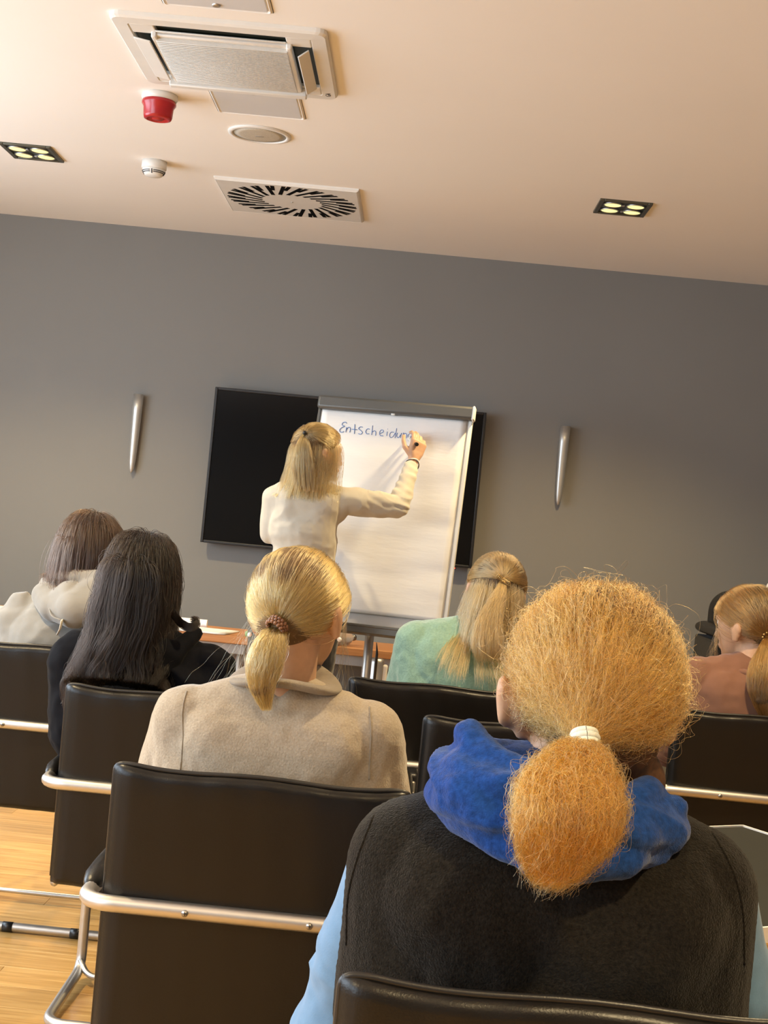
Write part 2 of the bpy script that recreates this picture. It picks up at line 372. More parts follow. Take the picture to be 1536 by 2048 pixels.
obj('back_flap', B((0, .246, -.018), (.36, .035, .006)), M['white_plastic'], t, bevel=.002)
fc = bpy.data.curves.new('logo', 'FONT'); fc.body = 'GA'; fc.size = .024; fc.extrude = .0004; fo = bpy.data.objects.new('logo', fc); C.objects.link(fo)
lm = bpy.data.meshes.new_from_object(fo.evaluated_get(bpy.context.evaluated_depsgraph_get())); bpy.data.objects.remove(fo)
lo = mesh_obj('logo', lm, M['black'], t, False); lo.location = (.292, .268, -.0195); lo.rotation_euler = (PI, 0, -PI/2)
# hatches
M['hatch'] = mat('hatch metal', (.64, .64, .64, 1), .5, noise=6, var=.02)
for x, y, lab in ((-.65, 4.77, 'light grey square ceiling hatch just beyond the air conditioner'), (-.665, 3.75, 'light grey square ceiling hatch cut off by the top of the picture')):
    t = thing('ceiling_hatch', lab, 'hatch', (x, y, CEIL), 0, 'inspection hatches in the ceiling')
    obj('frame', ring_panel(.155, .143, 0, -.004, .004), M['ceiling'], t)
    obj('door', B((0, 0, -.002), (.278, .278, .006)), M['hatch'], t, bevel=.001)
    obj('lock', lathe(bmesh.new(), [(.012, 0), (.012, -.008), (.008, -.010), (.0, -.006)], 20, (0, -.115 if y > 4 else .115, 0)), M['metal'], t, True)
# siren
M['red'] = mat('red siren plastic', (.42, .018, .022, 1), .25, noise=30, var=.1)
t = thing('alarm_siren', 'round red fire alarm siren with white base on the ceiling', 'alarm', (-.985, 4.79, CEIL))
obj('base', lathe(bmesh.new(), [(.060, 0), (.061, -.014), (.057, -.022)], 36), M['white_plastic'], t, True)
obj('body', lathe(bmesh.new(), [(.054, -.018), (.058, -.028), (.058, -.034), (.051, -.044), (.049, -.074), (.046, -.083), (.036, -.086), (.034, -.080), (.02, -.080), (.018, -.085), (.0, -.086)], 36), M['red'], t, True)
# smoke detector
t = thing('smoke_detector', 'white round smoke detector with black slots on the ceiling', 'smoke detector', (-1.175, 5.74, CEIL))
obj('base', lathe(bmesh.new(), [(.050, 0), (.051, -.030), (.048, -.033)], 36), M['white_plastic'], t, True)
obj('chamber', lathe(bmesh.new(), [(.047, -.030), (.046, -.042), (.036, -.058), (.030, -.062), (.0, -.063)], 36), M['white_plastic'], t, True)
bm = bmesh.new()
for a0 in (0, 90, 180, 270):
    for zz, rr_ in ((-.044, .0458), (-.050, .0425)):
        pts = [(rr_*math.cos(math.radians(a)), rr_*math.sin(math.radians(a)), zz) for a in range(a0+8, a0+84, 6)]; sweep(bm, pts, .0016, 6)
    a = math.radians(a0); cyl(bm, (.047*math.cos(a), .047*math.sin(a), -.040), (.038*math.cos(a), .038*math.sin(a), -.056), .0022, n=8)
obj('slots', bm, M['black'], t)
# speaker
M['cream'] = mat('cream grille', (.50, .45, .36, 1), .6, noise=400, var=.25)
t = thing('ceiling_speaker', 'round cream ceiling loudspeaker with perforated cover', 'speaker', (-.685, 5.17, CEIL))
obj('rim', lathe(bmesh.new(), [(.116, 0), (.115, -.006), (.102, -.009), (.098, -.006), (.098, 0)], 48), M['white_plastic'], t, True)
obj('cover', lathe(bmesh.new(), [(.0985, -.004), (.07, -.008), (.0, -.010)], 48), M['cream'], t, True)
obj('badge', B((0, -.0, -.0105), (.03, .008, .002)), M['metal'], t, bevel=.0005)
# swirl diffuser
t = thing('swirl_diffuser', 'square white air diffuser with a swirl of black slots near the grey wall', 'vent', (-.65, 6.195, CEIL))
obj('plate', boxes([((0, 0, -.008), (.592, .592, .012))]), M['white_plastic'], t, bevel=.002)
obj('rim', ring_panel(.305, .294, 0, -.012, .003), M['white_plastic'], t)
M['slot_shade'] = mat('painted slot shade', (.006, .006, .006, 1), .95, noise=20, var=.1, spec=.05)  # dark of the open slots, put as black colour on raised bars
sm = {}
for kind, r0, r1 in (('long', .125, .285), ('short', .205, .285)):
    me = bpy.data.meshes.new('slot'); b_ = B(((r0+r1)/2, 0, 0), (r1-r0, .0175, .004)); b_.to_mesh(me); b_.free(); me.materials.append(M['slot_shade']); sm[kind] = me
for k in range(48):
    o = bpy.data.objects.new('slot', sm['long' if k % 2 else 'short']); C.objects.link(o); o.parent = t
    a = 2*PI*k/48; tw = math.radians(18); o.rotation_euler = (0, 0, a+tw)
    rm = .205 if k % 2 else .245; dv = Vector((math.cos(a), math.sin(a)))*rm - Vector((math.cos(a+tw), math.sin(a+tw)))*rm
    o.location = (dv.x, dv.y, -.0125)
obj('centre_screw', lathe(bmesh.new(), [(.005, -.012), (.005, -.016), (.0, -.0165)], 12), M['metal'], t, True)

# ------------------------------------------------------------------ wall lamps
M['sconce'] = mat('brushed aluminium', (.60, .60, .58, 1), .42, .8, noise=20, var=.04, stretch=(1, 1, .1))
for p, lab in ((at(276, 788, 7.1), 'slim tapered metal wall lamp left of the television'), (at(1132, 852, 7.1), 'slim tapered metal wall lamp right of the flip chart')):
    t = thing('wall_lamp', lab, 'wall lamp', (p.x, WALL, p.z), 0, 'tapered metal wall lamps')
    bm = bmesh.new(); rings = []
    for z, r in ((0, .0255), (-.08, .0245), (-.18, .0225), (-.28, .0195), (-.34, .0165), (-.375, .012), (-.392, .006), (-.398, .001)):
        rings.append([bm.verts.new((r*math.cos(2*PI*k/28), -.03+r*math.sin(2*PI*k/28)*.9, z)) for k in range(28)])
    for a, b in zip(rings, rings[1:]):
        for k in range(28): bm.faces.new((a[k], a[(k+1) % 28], b[(k+1) % 28], b[k]))
    bm.faces.new(rings[-1]); inner = [bm.verts.new((v.co.x*.88, -.03+(v.co.y+.03)*.88, -.002)) for v in rings[0]]
    deep = [bm.verts.new((v.co.x*.8, -.03+(v.co.y+.03)*.8, -.06)) for v in rings[0]]
    for k in range(28):
        bm.faces.new((rings[0][k], rings[0][(k+1) % 28], inner[(k+1) % 28], inner[k])); bm.faces.new((inner[k], inner[(k+1) % 28], deep[(k+1) % 28], deep[k]))
    bm.faces.new(deep)
    obj('shade', bm, M['sconce'], t, True)
    obj('wall_bracket', boxes([((0, -.006, -.16), (.022, .012, .2))]), M['metal_dark'], t, bevel=.002)
# ------------------------------------------------------------------ television
TX0, TX1, TZ0, TZ1 = -1.045, .33, 1.112, 1.9
TY = WALL-.075
def fit(x): return x*TY/WALL
x0, x1 = TX0*TY/WALL, TX1*TY/WALL; z0, z1 = 1.3+(TZ0-1.3)*TY/WALL, 1.3+(TZ1-1.3)*TY/WALL
cx_, cz_, W_, H_ = (x0+x1)/2, (z0+z1)/2, x1-x0, z1-z0
t = thing('television', 'large black switched-off television mounted on the grey wall', 'television', (cx_, TY, cz_))
b_ = .014
obj('bezel', boxes([((-W_/2+b_/2, .012, 0), (b_, .028, H_)), ((W_/2-b_/2, .012, 0), (b_, .028, H_)), ((0, .012, H_/2-b_/2), (W_-2*b_, .028, b_)), ((0, .012, -H_/2+b_/2), (W_-2*b_, .028, b_))]), M['black'], t, bevel=.003)
obj('screen', B((0, .012, 0), (W_-2*b_+.002, .016, H_-2*b_+.002)), M['screen'], t)
obj('back_case', B((0, .04, 0), (W_*.8, .03, H_*.75)), M['black'], t, bevel=.008)
obj('wall_mount', B((0, .065, 0), (.4, .02, .3)), M['metal_dark'], t)
M['led'] = mat('red led', (.5, .02, .02, 1), .3, emit=((1, .05, .03), 4), noise=10, var=.05)
obj('standby_light', B((W_/2-.085, .008, -H_/2-.006), (.014, .012, .012)), M['black'], t, bevel=.002)
obj('led', B((W_/2-.085, .0, -H_/2-.006), (.005, .003, .004)), M['led'], t)

# ------------------------------------------------------------------ long table along the wall
M['apron'] = mat('grey metal apron', (.36, .34, .32, 1), .45, .3, noise=10, var=.04)
def table(x0, x1, y0, y1, lab, grp='wall tables'):
    t = thing('long_table', lab, 'table', ((x0+x1)/2, (y0+y1)/2, 0), 0, grp); w_, d_ = x1-x0, y1-y0
    obj('tabletop', B((0, 0, .725), (w_-.002, d_, .034)), M['beech'], t, bevel=.003)
    obj('apron', boxes([((0, -d_/2+.03, .685), (w_-.1, .02, .045)), ((0, d_/2-.03, .685), (w_-.1, .02, .045))]), M['apron'], t, bevel=.002)
    for a in (-1, 1):
        for b in (-1, 1): obj('leg', cyl(bmesh.new(), (a*(w_/2-.07), b*(d_/2-.05), 0), (a*(w_/2-.07), b*(d_/2-.05), .70), .02), M['metal'], t, True)
    obj('modesty_panel', B((0, d_/2-.06, .42), (w_-.2, .014, .46)), M['metal_dark'], t, bevel=.002)
    return t
table(-2.75, -.62, 6.2, 6.62, 'wood-edged long table by the wall holding papers, left of the presenter')
table(-.61, 1.1, 6.2, 6.62, 'wood-edged long table by the wall behind the flip chart')
def sheet(name, pts, z, lab, grp=None, thick=.0012, curl=.0, m=None):
    bm = bmesh.new(); c = sum((Vector(p) for p in pts), Vector((0, 0)))/4
    lo = []; hi = []
    n = 8
    def bil(u, v):
        a, b, c2, d = [Vector(p) for p in pts]; return (a*(1-u)+b*u)*(1-v)+(d*(1-u)+c2*u)*v
    g = [[None]*(n+1) for _ in range(n+1)]; h = [[None]*(n+1) for _ in range(n+1)]
    for i in range(n+1):
        for j in range(n+1):
            q = bil(i/n, j/n); zz = .0+curl*((i/n)**3)*(1-.3*j/n)
            g[i][j] = bm.verts.new((q.x-c.x, q.y-c.y, zz)); h[i][j] = bm.verts.new((q.x-c.x, q.y-c.y, zz+thick))
    for i in range(n):
        for j in range(n):
            bm.faces.new((h[i][j], h[i+1][j], h[i+1][j+1], h[i][j+1])); bm.faces.new((g[i][j+1], g[i+1][j+1], g[i+1][j], g[i][j]))
    for i in range(n):
        bm.faces.new((g[i][0], g[i+1][0], h[i+1][0], h[i][0])); bm.faces.new((g[i+1][n], g[i][n], h[i][n], h[i+1][n]))
        bm.faces.new((g[0][i+1], g[0][i], h[0][i], h[0][i+1])); bm.faces.new((g[n][i], g[n][i+1], h[n][i+1], h[n][i]))
    o = obj(name, bm, m or M['white_paper'], None, True); o.location = (c.x, c.y, z); return tag(o, lab, 'paper', grp)
M['white_paper'] = mat('white paper', (.82, .81, .79, 1), .7, noise=8, var=.03)
sheet('flipchart_sheet', [(-2.05, 6.21), (-1.52, 6.22), (-1.50, 6.55), (-2.05, 6.58)], .7425, 'large white sheet lying on the left long table behind the hooded person', 'papers on the long table', curl=.03)
sheet('flipchart_sheet', [(-1.12, 6.19), (-.76, 6.20), (-.72, 6.42), (-1.08, 6.44)], .7425, 'white sheets lying on the table edge right of the dark-haired person', 'papers on the long table', thick=.006)
bm = cyl(bmesh.new(), (-.20, 0, 0), (.0, .0, 0), .019, n=24); o = obj('paper_roll', bm, M['white_paper'], None, True, bevel=.001)
o.location = (at(414, 1252, 6.46).x, 6.46, .7615); tag(o, 'white paper roll lying on the table beside the dark curl of hair', 'paper')
# plastic bottle lying on the table
M['clear'] = mat('clear plastic', (.8, .82, .82, 1), .12, noise=20, var=.05, bump=(60, .8, .006)); M['clear'].node_tree.nodes['Principled BSDF'].inputs['Transmission Weight'].default_value = .75
p = atz(672, 1288, .775); t = thing('plastic_bottle', 'crumpled clear plastic bottle lying on the table beside the flip chart', 'bottle', (p.x, 6.26, .774), math.radians(60))
Rx = Euler((0, PI/2, 0)).to_matrix().to_4x4()
bm = lathe(bmesh.new(), [(.012, -.1), (.03, -.095), (.0315, -.06), (.027, -.04), (.0315, -.02), (.028, 0), (.0315, .03), (.030, .06), (.013, .095), (.012, .11)], 24)
bmesh.ops.transform(bm, matrix=Rx, verts=bm.verts); obj('bottle_body', bm, M['clear'], t, True)
bm = lathe(bmesh.new(), [(.0145, .1), (.0145, .118), (.012, .12)], 20); bmesh.ops.transform(bm, matrix=Rx, verts=bm.verts); obj('cap', bm, M['metal_dark'], t, True)
p = atz(487, 1268, .77); o = obj('tape_dispenser', boxes([((0, 0, .012), (.03, .05, .024)), ((.0, .012, .03), (.018, .02, .02))]), mat('green plastic', (.25, .40, .18, 1), .35, noise=20, var=.3), None, bevel=.006)
o.location = (p.x, 6.25, .7425); tag(o, 'small green and grey item on the end of the table beside the papers', 'office item')
# silver column with a dark rod
p = at(752, 1345, 6.0); t = thing('silver_stand', 'rounded silver column with a thin dark rod, right of the flip chart post', 'stand', (p.x, 6.05, 0))
zt = at(752, 1316, 6.05).z
obj('column', lathe(bmesh.new(), [(.10, 0), (.10, .012), (.034, .02), (.032, zt-.02), (.028, zt-.004), (.02, zt)], 28), M['metal'], t, True)
obj('side_shell', boxes([((.036, 0, zt/2+.2), (.022, .04, zt-.45)), ((-.036, 0, zt/2+.2), (.022, .04, zt-.45))]), M['white_plastic'], t, bevel=.008, seg=3)
obj('rod', sweep(bmesh.new(), [(-.004, -.03, zt-.1), (-.004, -.03, zt+.02), (-.006, -.03, zt+.04), (-.010, -.03, zt+.068)], [.006, .006, .004, .0018], 10), M['black'], t, True)

# ------------------------------------------------------------------ flip chart
PH, TA = math.radians(11), math.radians(11)
fu = Vector((math.cos(PH), -math.sin(PH), 0)); fv = Vector((math.sin(PH)*math.sin(TA), math.cos(PH)*math.sin(TA), math.cos(TA))); fn = fu.cross(fv)
FC = Matrix((fu, fv, fn)).transposed()
def onboard(px, py, off=0.0):
    d = Vector(ray(px, py)); o = Vector(CAM); q = FO + fn*off; return o + d*((q-o).dot(fn)/d.dot(fn))
FO = at(645, 818, 6.08)
def buv(px, py): q = onboard(px, py)-FO; return q.dot(fu), q.dot(fv)
tl, tr, br_ = buv(645, 818), buv(935, 840), buv(873, 1243)
print('board', tl, tr, br_)
PW = tr[0]; PHT = -br_[1]
zb = 0
t = thing('flip_chart', 'white flip chart on a grey metal stand with a handwritten blue word', 'flip chart', tuple(FO+fu*PW/2), 0)
def fpart(name, lst, m, par=None, bevel=0, smooth=False):
    """boxes in board coordinates (u, v, n), origin top-left paper corner"""
    bm = bmesh.new()
    for (u, v, n_), (a, b, c) in lst: box(bm, FO+fu*u+fv*v+fn*n_-t.location, (a, b, c), FC)
    return obj(name, bm, m, par or t, smooth, bevel)
M['board_grey'] = mat('grey chart metal', (.10, .10, .095, 1), .4, .3, noise=10, var=.03)
M['board_white'] = mat('whiteboard', (.52, .50, .48, 1), .3, noise=4, var=.02)
M['board_edge'] = mat('light board edge', (.70, .70, .66, 1), .4, noise=4, var=.02)
HB = PHT+.062
fpart('board', [((PW/2, -HB/2+.02, -.012), (PW+.012, HB+.04, .012))], M['board_white'], bevel=.002)
fpart('side_frame', [((-.012, -HB/2+.02, -.012), (.014, HB+.04, .022))], M['board_grey'], bevel=.003); fpart('side_frame', [((PW+.014, -HB/2+.02, -.012), (.016, HB+.04, .022))], M['board_edge'], bevel=.003)
pr_ = fpart('clamp_bar', [((PW/2+.006, .026, .014), (PW+.050, .058, .040))], M['board_grey'], bevel=.012)
fpart('clamp_end_cap', [((PW+.026, .026, .014), (.012, .062, .044))], M['board_edge'], pr_, bevel=.006)
fpart('clamp_knob', [((PW/2, -.004, .02), (.018, .008, .012))], M['board_edge'], bevel=.003)
fpart('pen_tray', [((PW/2, -HB-.012, .03), (PW+.03, .03, .075)), ((PW/2, -HB+.004, .066), (PW+.03, .012, .006))], M['board_grey'], bevel=.005)
# paper pad (gently rippled)
bm = bmesh.new(); nu, nv = 24, 60; g = []
for i in range(nu+1):
    r_ = []
    for j in range(nv+1):
        u = .003+(PW-.006)*i/nu; v = -(PHT)*j/nv
        dn = .002+.0016*float(vnoise(np.array([u*3, v*26, 0.])))*min(1, j/8) + .0010*math.sin(v*34+u*3+2*math.sin(u*5))*min(1, j/10)+.004*(j/nv)**2
        r_.append(bm.verts.new(FO+fu*u+fv*v+fn*dn-t.location))
    g.append(r_)
for i in range(nu):
    for j in range(nv): bm.faces.new((g[i][j], g[i+1][j], g[i+1][j+1], g[i][j+1]))
pp = obj('top_sheet', bm, M['paper'], t, True); so = pp.modifiers.new('s', 'SOLIDIFY'); so.thickness = .0012; so.offset = -1
fpart('paper_pad', [((PW/2, -PHT/2+.002, -.003), (PW-.002, PHT-.006, .006))], M['white_paper'], bevel=.001)
# handwriting
M['ink'] = mat('blue marker ink', lin(80, 122, 185), .6, noise=80, var=.15)
WR = [[(315, 158), (300, 143), (268, 152), (262, 178), (290, 192), (255, 208), (232, 235), (238, 258), (262, 262), (282, 252)],
      [(312, 205), (305, 262)], [(307, 240), (330, 208), (352, 206), (357, 228), (350, 264)], [(412, 168), (405, 282)], [(374, 226), (440, 232)],
      [(505, 203), (475, 200), (456, 220), (486, 246), (500, 268), (480, 286), (452, 278)], [(588, 226), (560, 224), (540, 252), (550, 280), (582, 280)],
      [(622, 184), (610, 294)], [(612, 264), (640, 246), (658, 258), (656, 302)], [(705, 278), (742, 264), (748, 242), (724, 236), (704, 264), (712, 300), (748, 306)],
      [(794, 256), (788, 304)], [(799, 222), (801, 227)], [(872, 264), (842, 262), (822, 292), (832, 324), (860, 316), (888, 272)], [(906, 216), (886, 332)],
      [(914, 270), (906, 310), (926, 326), (952, 292)], [(962, 272), (948, 330)], [(986, 268), (972, 332)], [(976, 302), (1004, 276), (1024, 288), (1018, 334)],
      [(1096, 292), (1070, 276), (1044, 292), (1040, 322), (1062, 328), (1088, 300), (1070, 350), (1040, 360)]]
bm = bmesh.new()
for s_ in WR:
    pts = [onboard(640+a/5.908, 820+b/5.908, .0045)-t.location for a, b in s_]
    pts = [Vector(q) for q in (spline(pts, max(6, 5*len(pts))))] if len(pts) > 2 else [pts[0], (pts[0]+pts[1])/2, pts[1]]
    sweep(bm, pts, .0013, 8)
obj('handwriting', bm, M['ink'], pp, True)
# stand: post, rear leg, feet
cb = FO+fu*PW*.40+fv*(-HB)-fn*.05
pb = at(732, 1350, 5.98); post_top = cb-t.location; foot = Vector((pb.x, 5.98, .03))-t.location
bmp = bmesh.new(); foot.y = (cb-t.location).y+.03; cyl(bmp, Vector((foot.x, foot.y, post_top.z+.16)), foot, .019, n=20); box(bmp, Vector((foot.x, foot.y-.02, post_top.z+.12)), (.08, .04, .06)); obj('post', bmp, M['metal'], t, True)
for a in (25, 145, 265):
    d = Vector((math.cos(math.radians(a)), math.sin(math.radians(a)), 0)); l_ = obj('leg', sweep(bmesh.new(), fillet([foot+Vector((0, 0, .10)), foot+d*.18+Vector((0, 0, .02)), foot+d*(.42 if a != 25 else .36)+Vector((0, 0, -.012))], .05), .014, 12), M['metal'], t, True)
    obj('foot_cap', lathe(bmesh.new(), [(.02, -.03), (.02, -.0), (.014, .004)], 16, foot+d*(.42 if a != 25 else .36)), M['black'], l_, True)

# ------------------------------------------------------------------ chairs
def backrest_mesh(W=.48, H=.43, T=.030, nx=28, nz=24):
    """sling back: rolled top, gently bowed, soft edges. local: back face y=0, z from 0 to H"""
    bm = bmesh.new()
    def sec(z):       # half thickness towards the ends
        return T/2
    rows = []
    prof = []
    # profile around the thickness: from bottom front up over the top to bottom back
    n1 = 16
    for i in range(n1+1): prof.append((T, H*i/n1*.965, 0))                # front face (y=T)
    for i in range(1, 8):
        a = PI*i/8; prof.append((T/2+T/2*math.cos(a)*1.0, H*.965+math.sin(a)*H*.035+.002, 1))
    for i in range(n1, -1, -1): prof.append((0, H*i/n1*.965, 0))
    for i in range(1, 8):
        a = PI+PI*i/8; prof.append((T/2+T/2*math.cos(a), math.sin(a)*H*.04, 1))
    xs = [(-1+2*k/nx) for k in range(nx+1)]
    for xx in xs:
        e = max(0, abs(xx)-.955)/.045; sh = math.sqrt(max(0, 1-e*e*.75)); ring = []
        for (y_, z_, f) in prof:
            yy = T/2+(y_-T/2)*sh; zz = H/2+(z_-H/2)*(1-.012*e)
            bow = -.012*(1-xx*xx)                        # centre bows to the rear
            sag = .004*math.cos(xx*PI*1.5)*(z_/H)**2 - .006*(1-xx*xx)*(z_/H)**3
            wr = .0012*math.sin(xx*21+z_*9)*(1 if f else .25)
            ring.append(bm.verts.new((xx*W/2, yy+bow+wr, zz+sag)))
        rows.append(ring)
    K = len(prof)
    for a, b in zip(rows, rows[1:]):
        for k in range(K): bm.faces.new((a[k], a[(k+1) % K], b[(k+1) % K], b[k]))
    bm.faces.new(rows[0][::-1]); bm.faces.new(rows[-1]); return bm
TR = .0135
def make_chair():
    t = thing('cantilever_chair', '', 'chair')
    W = .48; ZB = .43; H = .44; lean = math.radians(3)
    br = obj('backrest', backrest_mesh(W, H), M['leather'], t, True); br.location = (0, 0, ZB); br.rotation_euler = (lean, 0, 0)
    hf = [(W/2, .015, 0), (W/2, .015, H-.002)] + [(W/2*q, .015-.012*(1-q*q), H+.0035+.004*math.cos(q*PI*1.5)-.006*(1-q*q)) for q in (.90, .75, .6, .45, .3, .15)]
    hf = fillet(hf, .022, 6); mid = [Vector((0, .003, H+.0015))]
    obj('piping', sweep(bmesh.new(), hf + mid + [Vector((-p.x, p.y, p.z)) for p in hf[::-1]], .0042, 8), M['leather_piping'], br, True)
    # seat
    st = obj('seat', B((0, .27, .435), (.47, .47, .055)), M['leather'], t, bevel=.022, seg=4)
    # tube: rear bar - arms - front legs - floor runners - rear crossbar, one closed loop
    a = W/2+.030; R = .045; yb = -.030; zt = .648
    half = [(0, yb, zt), (a, yb, zt), (a, .57, zt+.006), (a, .60, .02+TR), (a, .23, TR+.002), (0, .23, TR+.002)]
    pts = fillet([Vector(p) for p in half], .055, 8)
    full = pts + [Vector((-p.x, p.y, p.z)) for p in pts[-2:0:-1]] + [pts[0]]
    obj('tube_frame', sweep(bmesh.new(), full, TR, 14, cap=False), M['metal'], t, True)
    obj('front_bar', sweep(bmesh.new(), fillet([(-a+.0, .585, .06), (-a+.03, .55, .03), (a-.03, .55, .03), (a, .585, .06)], .03), .008, 10), M['metal'], t, True)
    for s in (-1, 1):
        obj('armrest_pad', blob_pad(s*a), M['leather'], t, True)
        obj('glide', cyl(bmesh.new(), (s*.10-.015, .23, TR+.0015), (s*.10+.015, .23, TR+.0015), TR+.0015, n=16), M['black'], t, True)
        obj('seat_support', sweep(bmesh.new(), fillet([(s*a, .585, .40), (s*(a-.03), .5, .405), (s*(a-.03), .05, .405)], .03), .009, 10), M['metal'], t, True)
        b_ = bmesh.new(); cyl(b_, (s*.10, yb-TR+.001, zt), (s*.10, yb-TR-.002, zt), .0055, n=14)
        sc_ = obj('screw', b_, M['screw'], t, True)
        obj('screw_slot', boxes([((s*.10, yb-TR-.0022, zt), (.006, .0012, .0012)), ((s*.10, yb-TR-.0022, zt), (.0012, .0012, .006))]), M['black'], sc_)
    return t
def blob_pad(x):
    bm = bmesh.new(); rings = []
    for i, (y_, h, wd) in enumerate([(.03, .004, .008), (.05, .013, .016), (.08, .020, .021), (.16, .022, .023), (.28, .022, .023), (.36, .020, .022), (.39, .010, .014)]):
        rings.append([bm.verts.new((x+wd*math.cos(2*PI*k/16), y_, .652+h*.35+h*math.sin(2*PI*k/16))) for k in range(16)])
    for a, b in zip(rings, rings[1:]):
        for k in range(16): bm.faces.new((a[k], a[(k+1) % 16], b[(k+1) % 16], b[k]))
    bm.faces.new(rings[0][::-1]); bm.faces.new(rings[-1]); return bm
def copy_tree(o, parent=None):
    c = o.copy(); C.objects.link(c); c.parent = parent
    for ch in list(o.children): copy_tree(ch, c)
    return c
# left edge px, y of top edge px, centre
def chair_pos(xl, xr, ytop, Y): p = at((xl+xr)/2, ytop, Y); return (p.x, Y)
CH = [((-70+271)/2, 1300, 3.92, 0, 'black leather cantilever chair of the person in the grey hoodie, far left'),
      (135+213, 1388, 3.20, 0, 'black leather cantilever chair of the person with long dark hair'),
      (527, 1550, 2.31, 0, 'black leather cantilever chair of the person in the beige cardigan, left foreground'),
      (875, 1365, 3.90, 0, 'black leather cantilever chair of the person in the mint sweater'),
      (850+209, 1448, 3.26, 0, 'empty black leather cantilever chair behind the curly ponytail'),
      (1350+172, 1428, 3.93, 0, 'black leather cantilever chair of the person in the brown top, right edge'),
      (1187, 1985, 1.36, 0, 'black leather cantilever chair of the person in the black vest, nearest of all')]
proto = make_chair(); chairs = []
for i, (px, py, Y, rz, lab) in enumerate(CH):
    o = proto if i == 0 else copy_tree(proto)
    p = at(px, py, Y); o.location = (p.x, Y, 0); o.rotation_euler.z = math.radians(rz); tag(o, lab, 'chair', 'black leather cantilever chairs'); chairs.append(p)

exec_people = True
# ------------------------------------------------------------------ people
def cloth(name, c, c2=None, noise=40, var=.12, bump=(350, .4, .0012), rough=.9, sheen=.4, stretch=None):
    return mat(name, c, rough, noise=noise, var=var, bump=bump, sheen=sheen, col2=c2, stretch=stretch, spec=.08)
M['trousers'] = cloth('dark trousers', (.018, .019, .024, 1)); M['jeans'] = cloth('blue jeans', (.05, .075, .13, 1))
M['shoe'] = mat('dark shoes', (.02, .018, .016, 1), .5, noise=20, var=.2, bump=(200, .2))
def seated(head, S, sw, Yc, hipx=None, arm_out=.05, infl=.0, hs=1.0, arms='lap'):
    """joints of a seated figure facing +y. S = shoulder centre (base of neck), sw = half shoulder width, Yc = chair back plane"""
    S = Vector(S); hx = S.x if hipx is None else hipx
    J = dict(S=S, N=S+Vector((0, .0, .03)), hip=Vector((hx, Yc+.175, .545)), waist=Vector(((S.x+hx)/2, (S.y+Yc+.15)/2, .70)))
    for s, n in ((-1, 'l'), (1, 'r')):
        sh = S+Vector((s*(sw-.052), .0, -.045)); el = Vector((hx+s*(sw+arm_out-.03), S.y+.10, .71)); wr = Vector((hx+s*.12, el.y+.24, .70))
        J[n] = (sh, el, wr); J['leg'+n] = (Vector((hx+s*.09, Yc+.20, .52)), Vector((hx+s*.12, Yc+.60, .515)), Vector((hx+s*.11, Yc+.66, .09)))
    return J
def torso_prims(J, sw, d=0.0, sleeves=True, cut=None, neck=True, upto=1.0, belly=0.0):
    S, hip, waist = J['S'], J['hip'], J['waist']; P = []
    ch = S+Vector((0, .01, -.16)); tw = sw-.055
    P.append([E(S+Vector((-tw*.62, .0, -.075)), (.075+d, .085+d, .075+d)), E(S+Vector((tw*.62, .0, -.075)), (.075+d, .085+d, .075+d)), E(ch+Vector((0, 0, -.05)), (tw*.98+d, .105+d, .11+d))])
    P.append([E(ch+Vector((0, 0, -.04)), (tw*.96+d, .105+d, .11+d)), E(waist, (tw*.80+d+belly, .095+d+belly*.5, .08+d))])
    P.append([E(waist, (tw*.80+d+belly, .095+d+belly*.5, .08+d)), E(hip, (.155+d, .115+d, .095+d))])
    for n, s in (('l', -1), ('r', 1)):
        sh, el, wr = J[n]
        P.append([E(S+Vector((s*.03, 0, -.008)), .045+d), E(sh+Vector((-s*.012, 0, .0)), .046+d), E(S+Vector((0, .0, -.10)), .06+d)])
        P.append([E(sh+Vector((0,0,-.005)), .048+d), E(S+Vector((s*tw*.62, .0, -.085)), .072+d), E(S+Vector((s*tw*.70, .005, -.21)), .080+d)])
        if sleeves:
            P.append([E(sh, .050+d), E(sh*.45+el*.55, .044+d), E(el, .037+d)]); P.append([E(el, .037+d), E(wr, .026+d)])
    return P
def leg_prims(J, d=0.0):
    P = [[E(J['hip'], (.155+d, .115+d, .095+d)), E(J['hip']+Vector((0, .05, -.02)), (.16+d, .1+d, .08+d))]]
    for n in ('legl', 'legr'):
        h, k, a = J[n]; P.append([E(h, .082+d), E(k, .055+d)]); P.append([E(k, .055+d), E(k*.65+a*.35+Vector((0, -.012, 0)), .053+d), ]); P.append([E(k*.65+a*.35+Vector((0, -.012, 0)), .053+d), E(a, .036+d)])
    return P
